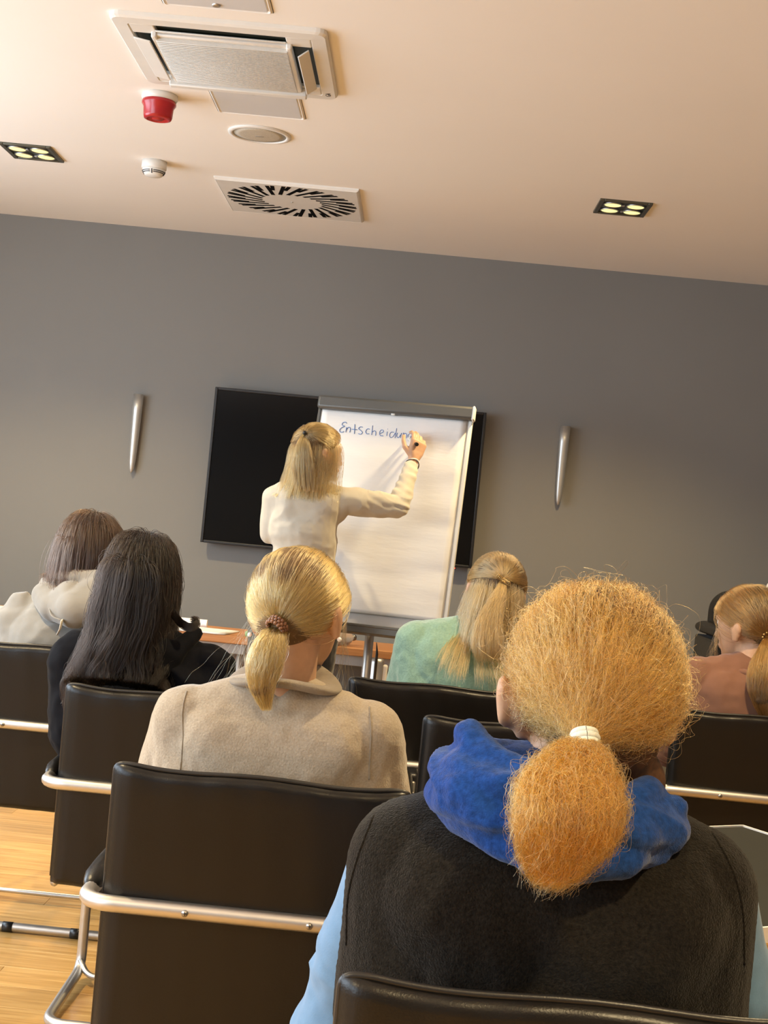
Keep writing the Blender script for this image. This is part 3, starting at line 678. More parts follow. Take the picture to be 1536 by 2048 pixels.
def person(name, lab, h, J, sw, top_m, d=.010, vox=.007, trousers='trousers', fold=None, ears=True, top_name='sweater', sleeves=True, belly=0, skin=None, neck_r=.052, topvox=None, extra=()):
    root = thing('person', lab, 'person', (0, 0, 0))
    neck = J['S']+Vector((0, .005, .0))
    P = head_prims(h, neck, ears, neck_r) + torso_prims(J, sw, 0, True) + leg_prims(J)
    for n, s in (('l', -1), ('r', 1)):
        sh, el, wr = J[n]; P += hand_prims(wr+(wr-el).normalized()*.02, (wr-el), (0, 0, -1), .25, 1.0, -s)
    for n in ('legl', 'legr'):
        a = J[n][2]; P.append([E(a, .036), E(a+Vector((0, -.03, -.05)), .03), E(a+Vector((0, .13, -.06)), (.035, .03, .02))])
    P += list(extra)
    body = blob('body', P, vox, skin or M['skin'], root, 4)
    eyes(h, root)
    top = blob(top_name, torso_prims(J, sw, d, sleeves, belly=belly), topvox or .0055, top_m, root, 5, fold or folds())
    blob('trousers', leg_prims(J, .010), .008, M[trousers], root, 4, folds(.003, (8, 8, 8)))
    for n in ('legl', 'legr'):
        a = J[n][2]; blob('shoe', [[E(a+Vector((0, -.035, -.055)), (.036, .04, .035)), E(a+Vector((0, .15, -.066)), (.042, .045, .024))], [E(a+Vector((0, -.02, 0)), .044), E(a+Vector((0, -.02, -.05)), .04)]], .006, M['shoe'], root, 3)
    return root, body, top
M['eye'] = mat('eye white', (.8, .78, .75, 1), .2, noise=10, var=.02)
def eyes(h, root):
    for s in (-1, 1):
        bm = bmesh.new(); bmesh.ops.create_uvsphere(bm, u_segments=14, v_segments=10, radius=.0115*h.k, matrix=Matrix.Translation(h.v((s*.030, .0765, -.012)))); obj('eye', bm, M['eye'], root, True)
#PEOPLE
def unit(v): return v/np.maximum(1e-9, np.linalg.norm(v, axis=-1, keepdims=True))
def scalp_dirs(n, g, zfront=.50, zback=-.55, yc=.12):
    """root directions on the hair-bearing part of the skull"""
    out = []
    while sum(len(o) for o in out) < n:
        d = unit(g.normal(size=(n*2, 3))); y = d[:, 1]
        zmin = np.where(y < yc, zback+(np.clip(y+.25, 0, .37)/.37)*(-.15-zback), -.15+(y-yc)/(1-yc)*(zfront+.15)); out.append(d[d[:, 2] > zmin])
    return np.concatenate(out)[:n]
def local(h, p): return (h.R.T @ (np.array(p)-h.c))/h.k
def pulled(h, tie, n, k, lift, g, jitter=.01, shell=.06, roots=None, bulge=None):
    """strands that run over the skull to a tie point"""
    d0 = scalp_dirs(n, g) if roots is None else roots; n = len(d0)
    tl_ = local(h, tie); tn = tl_/HR; R1 = np.linalg.norm(tn); d1 = tn/R1
    dot = np.clip(d0 @ d1, -.9995, .9995); om = np.arccos(dot)[:, None, None]; t = np.linspace(0, 1, k)[None, :, None]
    D = (np.sin((1-t)*om)*d0[:, None, :]+np.sin(t*om)*d1[None, None, :])/np.sin(om)
    lay = 1+lift+g.random((n, 1, 1))*shell
    rad = lay*(1-t**6) + (R1+ (g.random((n, 1, 1))-.5)*.04)*t**6
    rad = rad+.03*vnoise(D*5+3)[..., None]*(1-t)
    rad = np.where(t < .08, np.minimum(rad, 1.0+(rad-1)*t/.08), rad)
    P = D*rad*HR
    P = P+ (g.normal(size=(n, 1, 3))*jitter*.5)*np.sin(t*PI)
    return h.w(P)
def tailh(path, prof, n, k, g, depth=.8, tmin=.86, start=0.0, curl=0.0, core=.5):
    """tail strands along a centre path with a radius profile"""
    K = 64; Cc = spline(path, 160); al = np.concatenate([[0], np.cumsum(np.linalg.norm(np.diff(Cc, axis=0), axis=1))]); al /= al[-1]; Cc = np.stack([np.interp(np.linspace(0, 1, K), al, Cc[:, q]) for q in range(3)], 1); rr = np.interp(np.linspace(0, 1, K), np.linspace(0, 1, len(prof)), prof)
    a = g.random(n)*2*PI; q = g.random(n)**core; u = np.cos(a)*q; v = np.sin(a)*q; te = tmin+g.random(n)*(1-tmin)
    t = np.linspace(start, 1, k)[None, :]*te[:, None]; ix = t*(K-1); i0 = np.clip(ix.astype(int), 0, K-2); f = (ix-i0)[..., None]
    c = Cc[i0]*(1-f)+Cc[i0+1]*f; r = (rr[i0]*(1-f[..., 0])+rr[i0+1]*f[..., 0])
    tw = 0.25*np.sin(t*5+g.random((n, 1))*6)*curl
    off = np.stack([u[:, None]*np.cos(tw)-v[:, None]*np.sin(tw), (v[:, None]*np.cos(tw)+u[:, None]*np.sin(tw))*depth, 0*t], -1)*r[..., None]
    return c+off
def fall(P0, D0, cols, L, k, g, grav=.5, noise=.05, shell=.12, wave=0):
    """strands that run down over colliders (c, radii, R) and hang"""
    n = len(P0); p = P0.copy(); d = D0.copy(); out = [p.copy()]; ds = L/(k-1); lay = 1+g.random((n, 1))*shell
    drift = g.normal(size=(n, 3))*noise
    for i in range(k-1):
        d = unit(d+np.array([0, 0, -grav])+drift*.3); p = p+d*ds[:, None]
        for c, r, R in cols:
            q = ((p-c) @ R)/(r*lay); l = np.linalg.norm(q, axis=1, keepdims=True)
            q = np.where(l < 1, q/np.maximum(l, 1e-6), q); p = (q*(r*lay)) @ R.T + c
        d = unit(p-out[-1]); out.append(p.copy())
    return np.stack(out, 1)
def scalp_fall(h, n, L, k, g, cols, part=(0, .2, 1), lift=.04, roots=None, Lv=.12, grav=.5, noise=.05, shell=.14):
    d0 = scalp_dirs(n, g, zback=-.3) if roots is None else roots
    P0 = h.w(d0*HR*(1+lift*.6)); part = unit(np.array(part, float)); tg = d0-part*(d0 @ part)[:, None]
    tg = tg-d0*np.sum(tg*d0, 1, keepdims=True); D0 = unit(unit(tg @ h.R.T)*np.clip(d0[:, 2:3]+.25, .12, 1)+np.array([0, 0, -.35]))
    return fall(P0, D0, [(h.c, HR*h.k*(1+lift), h.R)]+cols, L*(1-Lv+g.random(len(d0))*Lv), k, g, grav, noise, shell)
def clumps(P, g, nclump=60, amt=.6, start=.3):
    """draw strands towards clump leaders near the tips"""
    n, k, _ = P.shape; lead = g.integers(0, n, nclump); T = P[:, k*2//3]; best = np.argmin(((T[:, None]-T[lead][None])**2).sum(-1), 1)
    t = np.clip((np.linspace(0, 1, k)-start)/(1-start), 0, 1)[None, :, None]
    return P+(P[lead[best]]-P)*t*amt*(.5+.5*g.random((n, 1, 1)))
I3 = np.eye(3)
def seam(o, pts, m, parent, r=.0018, name='seam'):
    """thin cord laid on the back surface of o along (x, z) points"""
    from mathutils.bvhtree import BVHTree
    me = o.data; bv = BVHTree.FromPolygons([v.co for v in me.vertices], [p.vertices for p in me.polygons]); out = []
    for p in spline([(x, 0, z) for x, z in pts], 40):
        h_ = bv.ray_cast(Vector((p[0], -2, p[2])), Vector((0, 1, 0)))
        if h_[0] is not None: out.append(h_[0]+Vector((0, -r*.2, 0)))
    if len(out) > 3: return obj(name, sweep(bmesh.new(), out, r, 6), m, parent, True)
def wxz(x, y, Y): q = at(x, y, Y); return (q.x, q.z)
def nape(h, T, n, g, f=.003):
    rn = unit(np.stack([g.normal(0, .42, n), -np.abs(g.normal(.75, .18, n)), -.50-.38*g.random(n)], 1))
    return frizz(pulled(h, T, 0, 12, .015, g, .004, .03, roots=rn), f*.4, 1.5, .08, f*2, 9)
def torso_col(S, sw, dy=.0): return (np.array(S)+np.array([0, .005+dy, -.16]), np.array([sw-.02, .135, .175]), I3)
def neck_col(h, S): return ((h.c+np.array(S))/2+np.array([0, 0, -.01]), np.array([.062, .062, .09]), I3)
def ring_prims(c, rx, ry, tilt, r, a0=0, a1=360, n=22, rv=.0, seed=0, sz=1.0, zfun=None):
    c = np.array(c); P = []; pts = []; g = np.random.default_rng(seed)
    for i in range(n+1):
        a = math.radians(a0+(a1-a0)*i/n); x, y = rx*math.cos(a), ry*math.sin(a)
        z = x*tilt[0]+y*tilt[1]+(zfun(a) if zfun else 0); rr = r*(1+rv*math.sin(a*3+seed)+rv*.6*math.sin(a*5+seed*2)); pts.append((c+np.array([x, y, z]), rr))
    for a, b in zip(pts, pts[1:]): P.append([E(a[0], (a[1], a[1], a[1]*sz)), E(b[0], (b[1], b[1], b[1]*sz))])
    return P
def hair_parts(root, name, blob_prims, base_m, strand_sets, vox=.006, disp=None):
    b = blob(name, blob_prims, vox, base_m, root, 4, disp)
    for nm, P, rad, m in strand_sets: strands(nm, P, rad, m, b)
    return b
def cap_prims(h, f=1.0, dy=-.016, dz=.010):
    return [[E(h.w((0, dy, dz)), tuple(np.array([.0785, .088, .084])*f*h.k), h.R)]]

# ---- person in the black vest (nearest)
g = np.random.default_rng(1)
M['vest'] = cloth('black fleece', (.0125, .0108, .0088, 1), None, 260, .45, (480, .9, .0026), .97, .12)
M['shirt_blue'] = cloth('light blue cotton', (.15, .27, .43, 1), None, 60, .06, (500, .3, .0008), .8, .2)
M['scarf'] = cloth('royal blue fleece', (.010, .046, .205, 1), None, 180, .3, (600, .6, .0015), .95, .2)
h1 = Head(at(1192, 1358, 1.54), 4, -2, -3, 1.04)
S1 = at(1112, 1658, 1.50); J1 = seated(h1, S1, .206, 1.37, arm_out=.036)
for n, s in (('l', -1), ('r', 1)): sh, el, wr = J1[n]; J1[n] = (sh+Vector((0, 0, -.005)), el+Vector((.038 if s > 0 else 0, 0, 0)), wr)
r1, _, _ = person('vest', 'person with a bushy curly ginger ponytail, black fleece vest and blue scarf, nearest the viewer', h1, J1, .206, M['shirt_blue'], .010, top_name='shirt', fold=lambda co, no: np.clip((S1.z-.10-co[:, 2])/.06, 0, 1)*np.clip((np.abs(co[:, 0]-S1.x)-.19)/.03, 0, 1)*folds(.006, (9, 9, 14), .002, 2)(co, no), vox=.005,
    extra=[[E(h1.w((s_*.088, -.004, -.045)), .010), E(h1.w((s_*.100, -.016, -.012)), (.006, .012, .016)), E(h1.w((s_*.096, .002, -.020)), .008), E(h1.w((s_*.098, -.014, -.040)), (.006, .010, .012))] for s_ in (-1,)])
def vest_fold(co, no):
    return np.clip((.17-np.abs(co[:, 0]-S1.x))/.05, .15, 1)*folds(.005, (4, 4, 11), .0014, 5)(co, no)+.0006*vnoise(co*320)
JV = dict(J1)
for s_v, n_v in ((-1, 'l'), (1, 'r')): a_v, b_v, c_v = J1[n_v]; JV[n_v] = (a_v+Vector((-s_v*.010, 0, .004)), b_v, c_v)
vest = blob('vest', torso_prims(JV, .216, .0235, False), .0042, M['vest'], r1, 4, vest_fold)
seam(vest, [wxz(742, 1665, 1.4), wxz(712, 1740, 1.4), wxz(690, 1830, 1.4), wxz(686, 1930, 1.4)], M['vest'], vest, .0016, 'armhole_seam')
seam(vest, [wxz(1455, 1690, 1.4), wxz(1490, 1770, 1.4), wxz(1508, 1860, 1.4), wxz(1512, 1960, 1.4)], M['vest'], vest, .0016, 'armhole_seam')
NC = (np.array(h1.c)+np.array(S1))/2+np.array([-.01, -.01, -.075])
sp = []
for (px_, py_, rx_, ry_, tl_x, tl_y, r_, sd) in ((1104, 1640, .104, .112, -.05, .10, .0215, 1), (1106, 1608, .114, .110, -.10, .02, .0225, 2), (1102, 1572, .108, .100, -.14, .0, .0215, 3), (1112, 1540, .094, .086, -.16, -.03, .020, 4)):
    sp += ring_prims(at(px_, py_, 1.48), rx_, ry_, (tl_x, tl_y), r_, rv=.09, seed=sd, sz=.92, n=30, zfun=lambda a, sd=sd: .007*math.sin(2*a+sd*1.7)+.004*math.sin(5*a+sd))
sp += [[E(S1+Vector((0, 0, .0)), (.085, .075, .03)), E(S1+Vector((0, .01, .07)), (.07, .065, .02))]]
sp += [[E(at(872, 1545, 1.46), .014), E(at(930, 1580, 1.405), .019), E(at(1010, 1650, 1.375), .015)], [E(at(1345, 1620, 1.46), .014), E(at(1270, 1645, 1.40), .017), E(at(1200, 1672, 1.375), .012)]]
scf = blob('scarf', sp, .0036, M['scarf'], r1, 2, lambda co, no: .0025*vnoise(co*np.array([17, 17, 30]))+.006*(.5-np.abs(2*vnoise(co*np.array([9, 9, 30])+1.5*vnoise(co*6)[:, None])))+.0012*vnoise(co*70)+.0005*vnoise(co*300))
HM1 = hair_mat('ginger curly hair', (.34, .148, .030, 1), .13, .26, 1.3); HM1b = hair_mat('ginger ponytail hair', (.33, .135, .024, 1), .13, .28, 1.2)
M['hair_base1'] = mat('ginger hair base', (.075, .03, .008, 1), .8, noise=90, var=.4)
T1 = np.array(at(1166, 1482, 1.405))
P = pulled(h1, T1, 17000, 18, .03, g, .010, .08); Pf = frizz(clumps(P, g, 900, .5, .0), .0014, 2.0, .22, .0075, 3)
Pw = frizz(pulled(h1, T1, 700, 18, .05, g, .02, .12), .007, 1.6, .3, .016, 5)
path1 = [T1+np.array([0, .01, 0]), at(1160, 1500, 1.37), at(1143, 1570, 1.315), at(1135, 1650, 1.30), at(1112, 1725, 1.315), at(1096, 1775, 1.325)]
Pt = frizz(tailh(path1, [.009, .013, .019, .030, .043, .050, .050, .043, .032, .013], 13000, 18, g, .62, .70, core=.6), .0024, 2.2, .25, .008, 6)
base1 = cap_prims(h1, 1.06)+[[E(h1.w((0, -.04, -.05)), .062), E(Vector(T1)+Vector((0, .03, -.005)), .02)], [E(h1.w((.01, -.02, -.10)), (.064, .055, .05))],
    [E(path1[2], (.014, .010, .01)), E(path1[3], (.026, .016, .02))], [E(path1[3], (.026, .016, .02)), E(path1[4], .010)]]
# nape hair running up to the tie
rn = unit(np.stack([g.normal(0, .55, 2600), -np.abs(g.normal(.8, .25, 2600)), -.55-.35*g.random(2600)], 1))
Pn = frizz(pulled(h1, T1, 0, 12, .03, g, .006, .05, roots=rn), .003, 2, .3, .008, 9)
hb = hair_parts(r1, 'hair', base1, M['hair_base1'], [('hair_strands', Pf, .00021, HM1), ('loose_hairs', Pw, .00013, HM1), ('nape_hair', Pn, .00015, HM1b)], .006)
tb = strands('ponytail', Pt, .0002, HM1b, r1)
M['tie_white'] = mat('white hair tie', (.62, .64, .60, 1), .6, noise=200, var=.06, bump=(700, .4, .0005))
bm = bmesh.new(); ax = Vector((.12, -.6, -.8)).normalized()
for o_, r_ in ((-.0055, .0095), (.0, .0105), (.0055, .0095)):
    c = Vector(T1)+Vector((0, -.012, .004))+ax*o_; u = ax.cross(Vector((1, 0, 0))).normalized(); v = ax.cross(u)
    sweep(bm, [c+(u*math.cos(a)+v*math.sin(a)*1.15)*r_ for a in np.linspace(0, 2*PI, 30)], .0034, 8, cap=False)
obj('hair_tie', bm, M['tie_white'], r1, True)

# ---- person in the beige cardigan
g = np.random.default_rng(2)
M['beige_wool'] = cloth('beige wool', (.33, .275, .205, 1), (.42, .355, .27, 1), 300, .2, (260, .55, .0022), .95, .6)
M['beige_rib'] = cloth('beige rib', (.36, .30, .225, 1), None, 60, .1, (180, .9, .003), .95, .5, stretch=(6, 6, .4))
h2 = Head(at(598, 1204, 2.50), -20, -4, -4, 1.0)
S2 = at(560, 1405, 2.47); J2 = seated(h2, S2, .208, 2.31, arm_out=.04)
r2, b2, top2 = person('p2', 'person with a sleek blonde ponytail in a brown beaded tie and a beige wool cardigan', h2, J2, .208, M['beige_wool'], .014, top_name='cardigan', fold=folds(.003, (6, 6, 12), .0015, 9), topvox=.0045)
obj('collar', None or (lambda bm: bm)(sweep(bmesh.new(), [np.array(S2)+np.array([.076*math.cos(a)+.006, .070*math.sin(a), .052+.010*math.sin(a)-.020*math.cos(a)**2]) for a in np.linspace(0, 2*PI, 40)], .024, 14, cap=False, flat=.35)), M['beige_rib'], r2, True)
seam(top2, [wxz(366, 1388, 2.4), wxz(363, 1430, 2.4), wxz(366, 1480, 2.4), wxz(361, 1540, 2.4)], M['beige_rib'], top2, .0016, 'sleeve_seam')
seam(top2, [wxz(738, 1420, 2.4), wxz(742, 1460, 2.4), wxz(740, 1510, 2.4), wxz(738, 1560, 2.4)], M['beige_rib'], top2, .0016, 'sleeve_seam')
HM2 = hair_mat('blonde hair', (.36, .22, .072, 1), .4, .20, .7); M['hair_base2'] = mat('blonde hair base', (.12, .065, .02, 1), .7, noise=60, var=.3)
T2 = np.array(at(555, 1254, 2.405))
P = frizz(pulled(h2, T2, 12000, 16, .035, g, .004, .04), .0007, 1.2, .02, .003, 3)
path2 = [T2+np.array([.004, .01, 0]), at(548, 1268, 2.385), at(531, 1320, 2.365), at(524, 1375, 2.36), at(533, 1425, 2.365)]
Pt = clumps(frizz(tailh(path2, [.009, .017, .025, .030, .031, .028, .022, .014, .006], 6000, 16, g, .6, .66, core=.6), .0015, 1.2, .08, .005, 6), g, 40, .45, .5)
Pl = frizz(fall(h2.w(unit(g.normal(size=(60, 3))*.1+np.array([-.95, .25, -.1]))*HR*1.03), np.tile([-.5, 0, -.9], (60, 1)), [], np.full(60, .17)+g.random(60)*.08, 14, g, .3, .25), .004, 1, 0, 0, 8)
Pr = frizz(fall(h2.w(unit(g.normal(size=(40, 3))*.08+np.array([.85, .55, -.3]))*HR*1.05), np.tile([.05, 0, -.9], (40, 1)), [], np.full(40, .13)+g.random(40)*.05, 14, g, .3, .12), .003, 1, 0, 0, 9)
hair_parts(r2, 'hair', cap_prims(h2, 1.03)+[[E(h2.w((0, -.05, -.03)), .055), E(Vector(T2)+Vector((.002, .02, 0)), .014)], [E(path2[1], .010), E(path2[2], (.022, .014, .02)), E(path2[3], (.020, .012, .02))], [E(h2.w((.0, -.035, -.05)), (.05, .045, .035))]],
    M['hair_base2'], [('hair_strands', P, .00030, HM2), ('side_wisps', np.concatenate([Pl[:38], Pr[:26]]), .00013, HM2), ('nape_hair', nape(h2, T2, 1600, g), .00024, HM2)], .005)
strands('ponytail', Pt, .00028, HM2, r2)
M['beads'] = mat('brown beads', (.22, .10, .05, 1), .35, noise=300, var=.6)
bm = bmesh.new(); ax = Vector((-.5, -.55, -.65)).normalized(); u = ax.cross(Vector((0, 0, 1))).normalized(); v = ax.cross(u)
for row_ in (-1, 0, 1):
    for k in range(16):
        a = 2*PI*(k+.5*(row_ % 2))/16; c = Vector(T2)+Vector((0, -.010, .002))+ax*row_*.0055+(u*math.cos(a)+v*math.sin(a))*.0165
        bmesh.ops.create_icosphere(bm, subdivisions=1, radius=.0042, matrix=Matrix.Translation(c))
obj('hair_tie', bm, M['beads'], r2, True)
M['pearl'] = mat('pearl', (.9, .88, .84, 1), .15, noise=30, var=.03)
for s in (-1, 1):
    bm = bmesh.new(); bmesh.ops.create_icosphere(bm, subdivisions=2, radius=.0042, matrix=Matrix.Translation(h2.v((s*.086, -.012, -.062)))); obj('earring', bm, M['pearl'], r2, True)

# ---- person with long dark hair
g = np.random.default_rng(3)
M['black_hoodie'] = cloth('black cotton', (.0045, .0048, .0070, 1), None, 30, .15, (300, .3, .001), .85, .03)
h3 = Head(at(283, 1150, 3.36), 6, -3, -2, 1.0)
S3 = at(290, 1300, 3.37); J3 = seated(h3, S3, .203, 3.2, hipx=at(325, 1300, 3.37).x, arm_out=-.045)
r3, _, top3 = person('p3', 'person with long wavy black hair hanging over a black hoodie', h3, J3, .203, M['black_hoodie'], .020, top_name='hoodie', fold=folds(.008, (7, 7, 14), .002, 21))
blob('hood', [[E(at(392, 1266, 3.36), .018), E(at(350, 1305, 3.30), .024)], [E(at(350, 1305, 3.30), .024), E(at(310, 1350, 3.27), .026), E(at(320, 1300, 3.28), .03)], [E(at(310, 1350, 3.27), .026), E(at(225, 1320, 3.29), .026)], [E(at(225, 1320, 3.29), .026), E(at(185, 1280, 3.31), .026)]], .006, M['black_hoodie'], r3, 5, folds(.004, (12, 12, 12), .001, 4))
HM3 = hair_mat('black brown hair', (.0045, .0026, .0018, 1), .5, .28, 1.6); HM3.node_tree.nodes['Principled Hair BSDF'].inputs['IOR'].default_value = 1.40; M['hair_base3'] = mat('dark hair base', (.012, .008, .006, 1), .6, noise=60, var=.3)
tc3 = (np.array(S3)+np.array([0, .01, -.17]), np.array([.21, .15, .19]), I3)
rts = scalp_dirs(6500, g, zback=-.35); ex_ = unit(g.normal(size=(900, 3))*.16+np.array([.85, .42, .0])); ex2 = ex_*np.array([-1, 1, 1]); rts = np.concatenate([rts, ex_, ex2[:400]])
Lh = np.where(rts[:, 2] > .2, .385, .32)
P = scalp_fall(h3, 0, Lh, 30, g, [neck_col(h3, S3), tc3], part=(.12, .25, 1), roots=rts, lift=.04, Lv=.18, noise=.08, shell=.12)
zz = P[..., 2]; dr = np.clip((h3.c[2]-.02-zz)/.3, 0, 1)[..., None]; P[..., 0] = h3.c[0]+.125*np.tanh((P[..., 0]-h3.c[0])/.125*1.12); sgn = (P[..., 0:1]-h3.c[0])
P = P+np.concatenate([sgn*.12*dr-.022*dr, 0*dr-.050*dr, 0*dr], -1)
ph = (P[:, :1, 0]*40+P[:, :1, 1]*25)[..., None]
t_ = np.linspace(0, 1, 30)[None, :, None]; P = P+np.concatenate([.013*np.sin(t_*15+ph), .008*np.cos(t_*15+ph), 0*t_+0*ph], -1)*np.clip((t_-.35)*2, 0, 1)
P = clumps(frizz(P, .0016, 1.6, .06, .010, 4), g, 130, .72, .25)
P[..., 1] = np.maximum(P[..., 1], np.interp(P[..., 2], [.872, .905], [3.238, 3.12]))
hair_parts(r3, 'hair', cap_prims(h3, 1.06, -.010)+[[E(h3.w((.055, .03, -.03)), .032), E(h3.w((.05, .03, -.11)), .026)], [E(h3.w((0, -.02, -.02)), (.076, .075, .07)), E(np.array(S3)+np.array([-.015, -.06, .02]), (.085, .04, .06))], [E(np.array(S3)+np.array([-.015, -.06, .02]), (.085, .04, .06)), E(np.array(S3)+np.array([-.03, -.115, -.07]), (.08, .022, .03))]],
    M['hair_base3'], [('hair_strands', P, .00036, HM3)], .006)
cu = spline([at(345, 1225, 3.31), at(360, 1244, 3.29), at(375, 1254, 3.27), at(390, 1252, 3.27), at(393, 1243, 3.28), at(386, 1239, 3.28)], 22)
n = 260; a = g.random(n)*2*PI; q = np.sqrt(g.random(n))*.0085
P = cu[None]+np.stack([np.cos(a)*q, np.sin(a)*q*.6, np.sin(a)*q], -1)[:, None, :]; strands('hair_curl', frizz(P, .0012, 1.2, 0, 0, 7), .00036, HM3, r3)

# ---- person in the grey hoodie
g = np.random.default_rng(4)
M['grey_hoodie'] = cloth('light grey sweat fabric', (.28, .268, .245, 1), None, 20, .05, (320, .3, .001), .9, .35)
h4 = Head(at(181, 1088, 4.14), -12, -3, -3, .98)
S4 = at(150, 1222, 4.12); J4 = seated(h4, S4, .20, 3.92, arm_out=.0)
J4['legl'] = tuple(v+Vector((.03+.07*i_, 0, 0)) for i_, v in enumerate(J4['legl'])); J4['legr'] = tuple(v+Vector((.03+.05*i_, 0, 0)) for i_, v in enumerate(J4['legr']))
r4, _, _ = person('p4', 'person with straight brown hair in a light grey hooded sweatshirt, far left', h4, J4, .20, M['grey_hoodie'], .018, top_name='hoodie', fold=folds(.013, (5, 5, 9), .002, 31))
HD = lambda x, y, Y, r: E(at(x, y, Y), r)
hood = blob('hood', [[HD(100, 1172, 4.10, .030), HD(92, 1192, 4.06, .034)], [HD(92, 1190, 4.06, .036), HD(110, 1212, 4.02, .040)], [HD(110, 1212, 4.02, .036), HD(150, 1222, 3.98, .046), HD(140, 1190, 4.0, .036)],
   [HD(150, 1215, 3.98, .05), HD(195, 1210, 3.99, .046), HD(190, 1180, 4.02, .04)], [HD(195, 1210, 3.99, .046), HD(240, 1190, 4.08, .035)], [HD(110, 1155, 4.08, .018), HD(150, 1153, 4.03, .02)], [HD(150, 1153, 4.03, .02), HD(200, 1158, 4.02, .02)], [HD(200, 1158, 4.02, .02), HD(240, 1165, 4.1, .02)]],
   .005, M['grey_hoodie'], r4, 4, folds(.006, (9, 9, 16), .001, 12, .3))
obj('hanger_loop', sweep(bmesh.new(), [at(124, 1240, 3.93), at(121, 1256, 3.935), at(115, 1268, 3.94)], .013, 10, flat=.18), mat('cream tape', (.62, .56, .48, 1), .8, noise=60, var=.05), r4, True)
obj('hood_seam', sweep(bmesh.new(), spline([at(100, 1185, 4.01), at(98, 1210, 3.98), at(104, 1232, 3.95), at(122, 1240, 3.935)], 16), .0022, 6), M['grey_hoodie'], hood, True)
HM4 = hair_mat('brown hair', (.024, .0125, .0075, 1), .5, .26, .9); M['hair_base4'] = mat('brown hair base', (.035, .02, .012, 1), .6, noise=60, var=.3)
P = scalp_fall(h4, 4500, .30, 22, g, [neck_col(h4, S4)], part=(.05, .15, 1), lift=.05, noise=.06, shell=.09)
P[..., 2] = np.maximum(P[..., 2], at(150, 1160, 4.1).z-.01+.03*vnoise(P*30))
P = clumps(frizz(P, .0012, 1.2, .03, .006, 4), g, 60, .4, .4)
ws = spline([at(118, 1120, 4.1), at(105, 1145, 4.09), at(86, 1152, 4.09)], 12)[None]+g.normal(size=(120, 1, 3))*.004
hair_parts(r4, 'hair', cap_prims(h4, 1.08, -.008)+[[E(h4.w((0, -.01, -.02)), (.082, .08, .07)), E(h4.w((0, -.015, -.10)), (.076, .065, .03))]], M['hair_base4'], [('hair_strands', P, .00042, HM4), ('shoulder_wisp', ws, .0004, HM4)], .006)

# ---- person in the mint sweater
g = np.random.default_rng(5)
M['mint'] = cloth('mint wool', (.185, .30, .235, 1), (.24, .37, .29, 1), 160, .2, (220, .6, .002), .95, .6)
h5 = Head(at(993, 1172, 4.14), 4, -4, 6, .99)
S5 = at(948, 1268, 4.12); J5 = seated(h5, S5, .212, 3.9, arm_out=.03)
r5, _, _ = person('p5', 'person with half-up blonde hair in a mint green sweater', h5, J5, .212, M['mint'], .016, top_name='sweater', fold=folds(.006, (6, 6, 11), .002, 41))
HM5 = hair_mat('ash blonde hair', (.27, .16, .062, 1), .4, .24, .7); M['hair_base5'] = mat('ash blonde base', (.07, .04, .018, 1), .7, noise=60, var=.3)
T5 = np.array(at(1007, 1158, 4.04))
rt = scalp_dirs(6000, g, zback=.12); P1_ = pulled(h5, T5, 0, 14, .06, g, .003, .05, roots=rt)
rl = scalp_dirs(5000, g, zback=-.3); rl = rl[rl[:, 2] < .30]
tc5 = (np.array(S5)+np.array([0, .01, -.175]), np.array([.20, .145, .18]), I3)
P2_ = scalp_fall(h5, 0, np.where(rl[:, 2] > 0, .34, .29), 22, g, [neck_col(h5, S5), tc5], part=(0, .1, 1), roots=rl, lift=.02, noise=.08, shell=.07)
dr = np.clip((h5.c[2]-P2_[..., 2])/.25, 0, 1)[..., None]; P2_[..., 0] = h5.c[0]+.112*np.tanh((P2_[..., 0]-h5.c[0])/.112*1.15); P2_ = P2_+np.concatenate([(P2_[..., :1]-h5.c[0])*.34*dr-.016*dr, -.045*dr, 0*dr], -1)
P2_ = clumps(frizz(P2_, .0018, 1.3, .06, .008, 4), g, 70, .5, .35)
path5 = [T5, at(1000, 1185, 4.015), at(980, 1240, 3.985), at(975, 1295, 3.96), at(982, 1330, 3.96)]
P3_ = clumps(frizz(tailh(path5, [.008, .018, .030, .042, .048, .050], 2600, 16, g, .35, .70), .0028, 1.3, .05, .006, 6), g, 30, .5, .4)
hair_parts(r5, 'hair', cap_prims(h5, 1.04)+[[E(h5.w((0, -.015, -.02)), (.08, .08, .06)), E(np.array(h5.c)+np.array([-.012, -.02, -.12]), (.085, .06, .04))], [E(np.array(h5.c)+np.array([-.012, -.02, -.12]), (.085, .06, .04)), E(at(985, 1290, 4.02), (.045, .012, .02))]],
   M['hair_base5'], [('crown_strands', P1_, .0004, HM5), ('hanging_strands', P2_, .0004, HM5), ('tied_strands', P3_, .0004, HM5)], .006)
M['gold'] = mat('dull gold', (.42, .28, .12, 1), .3, .9, noise=200, var=.4)
bm = bmesh.new()
for k in range(9):
    a = k*.7; c = Vector(T5)+Vector((-.016+.004*k, -.014, .006-.0022*k)); sweep(bm, [c+Vector((.004*math.cos(b+a), -.002*math.sin(b), .006*math.sin(b+a))) for b in np.linspace(0, 2*PI, 9)], .0014, 6, cap=False)
obj('hair_clip', bm, M['gold'], r5, True)

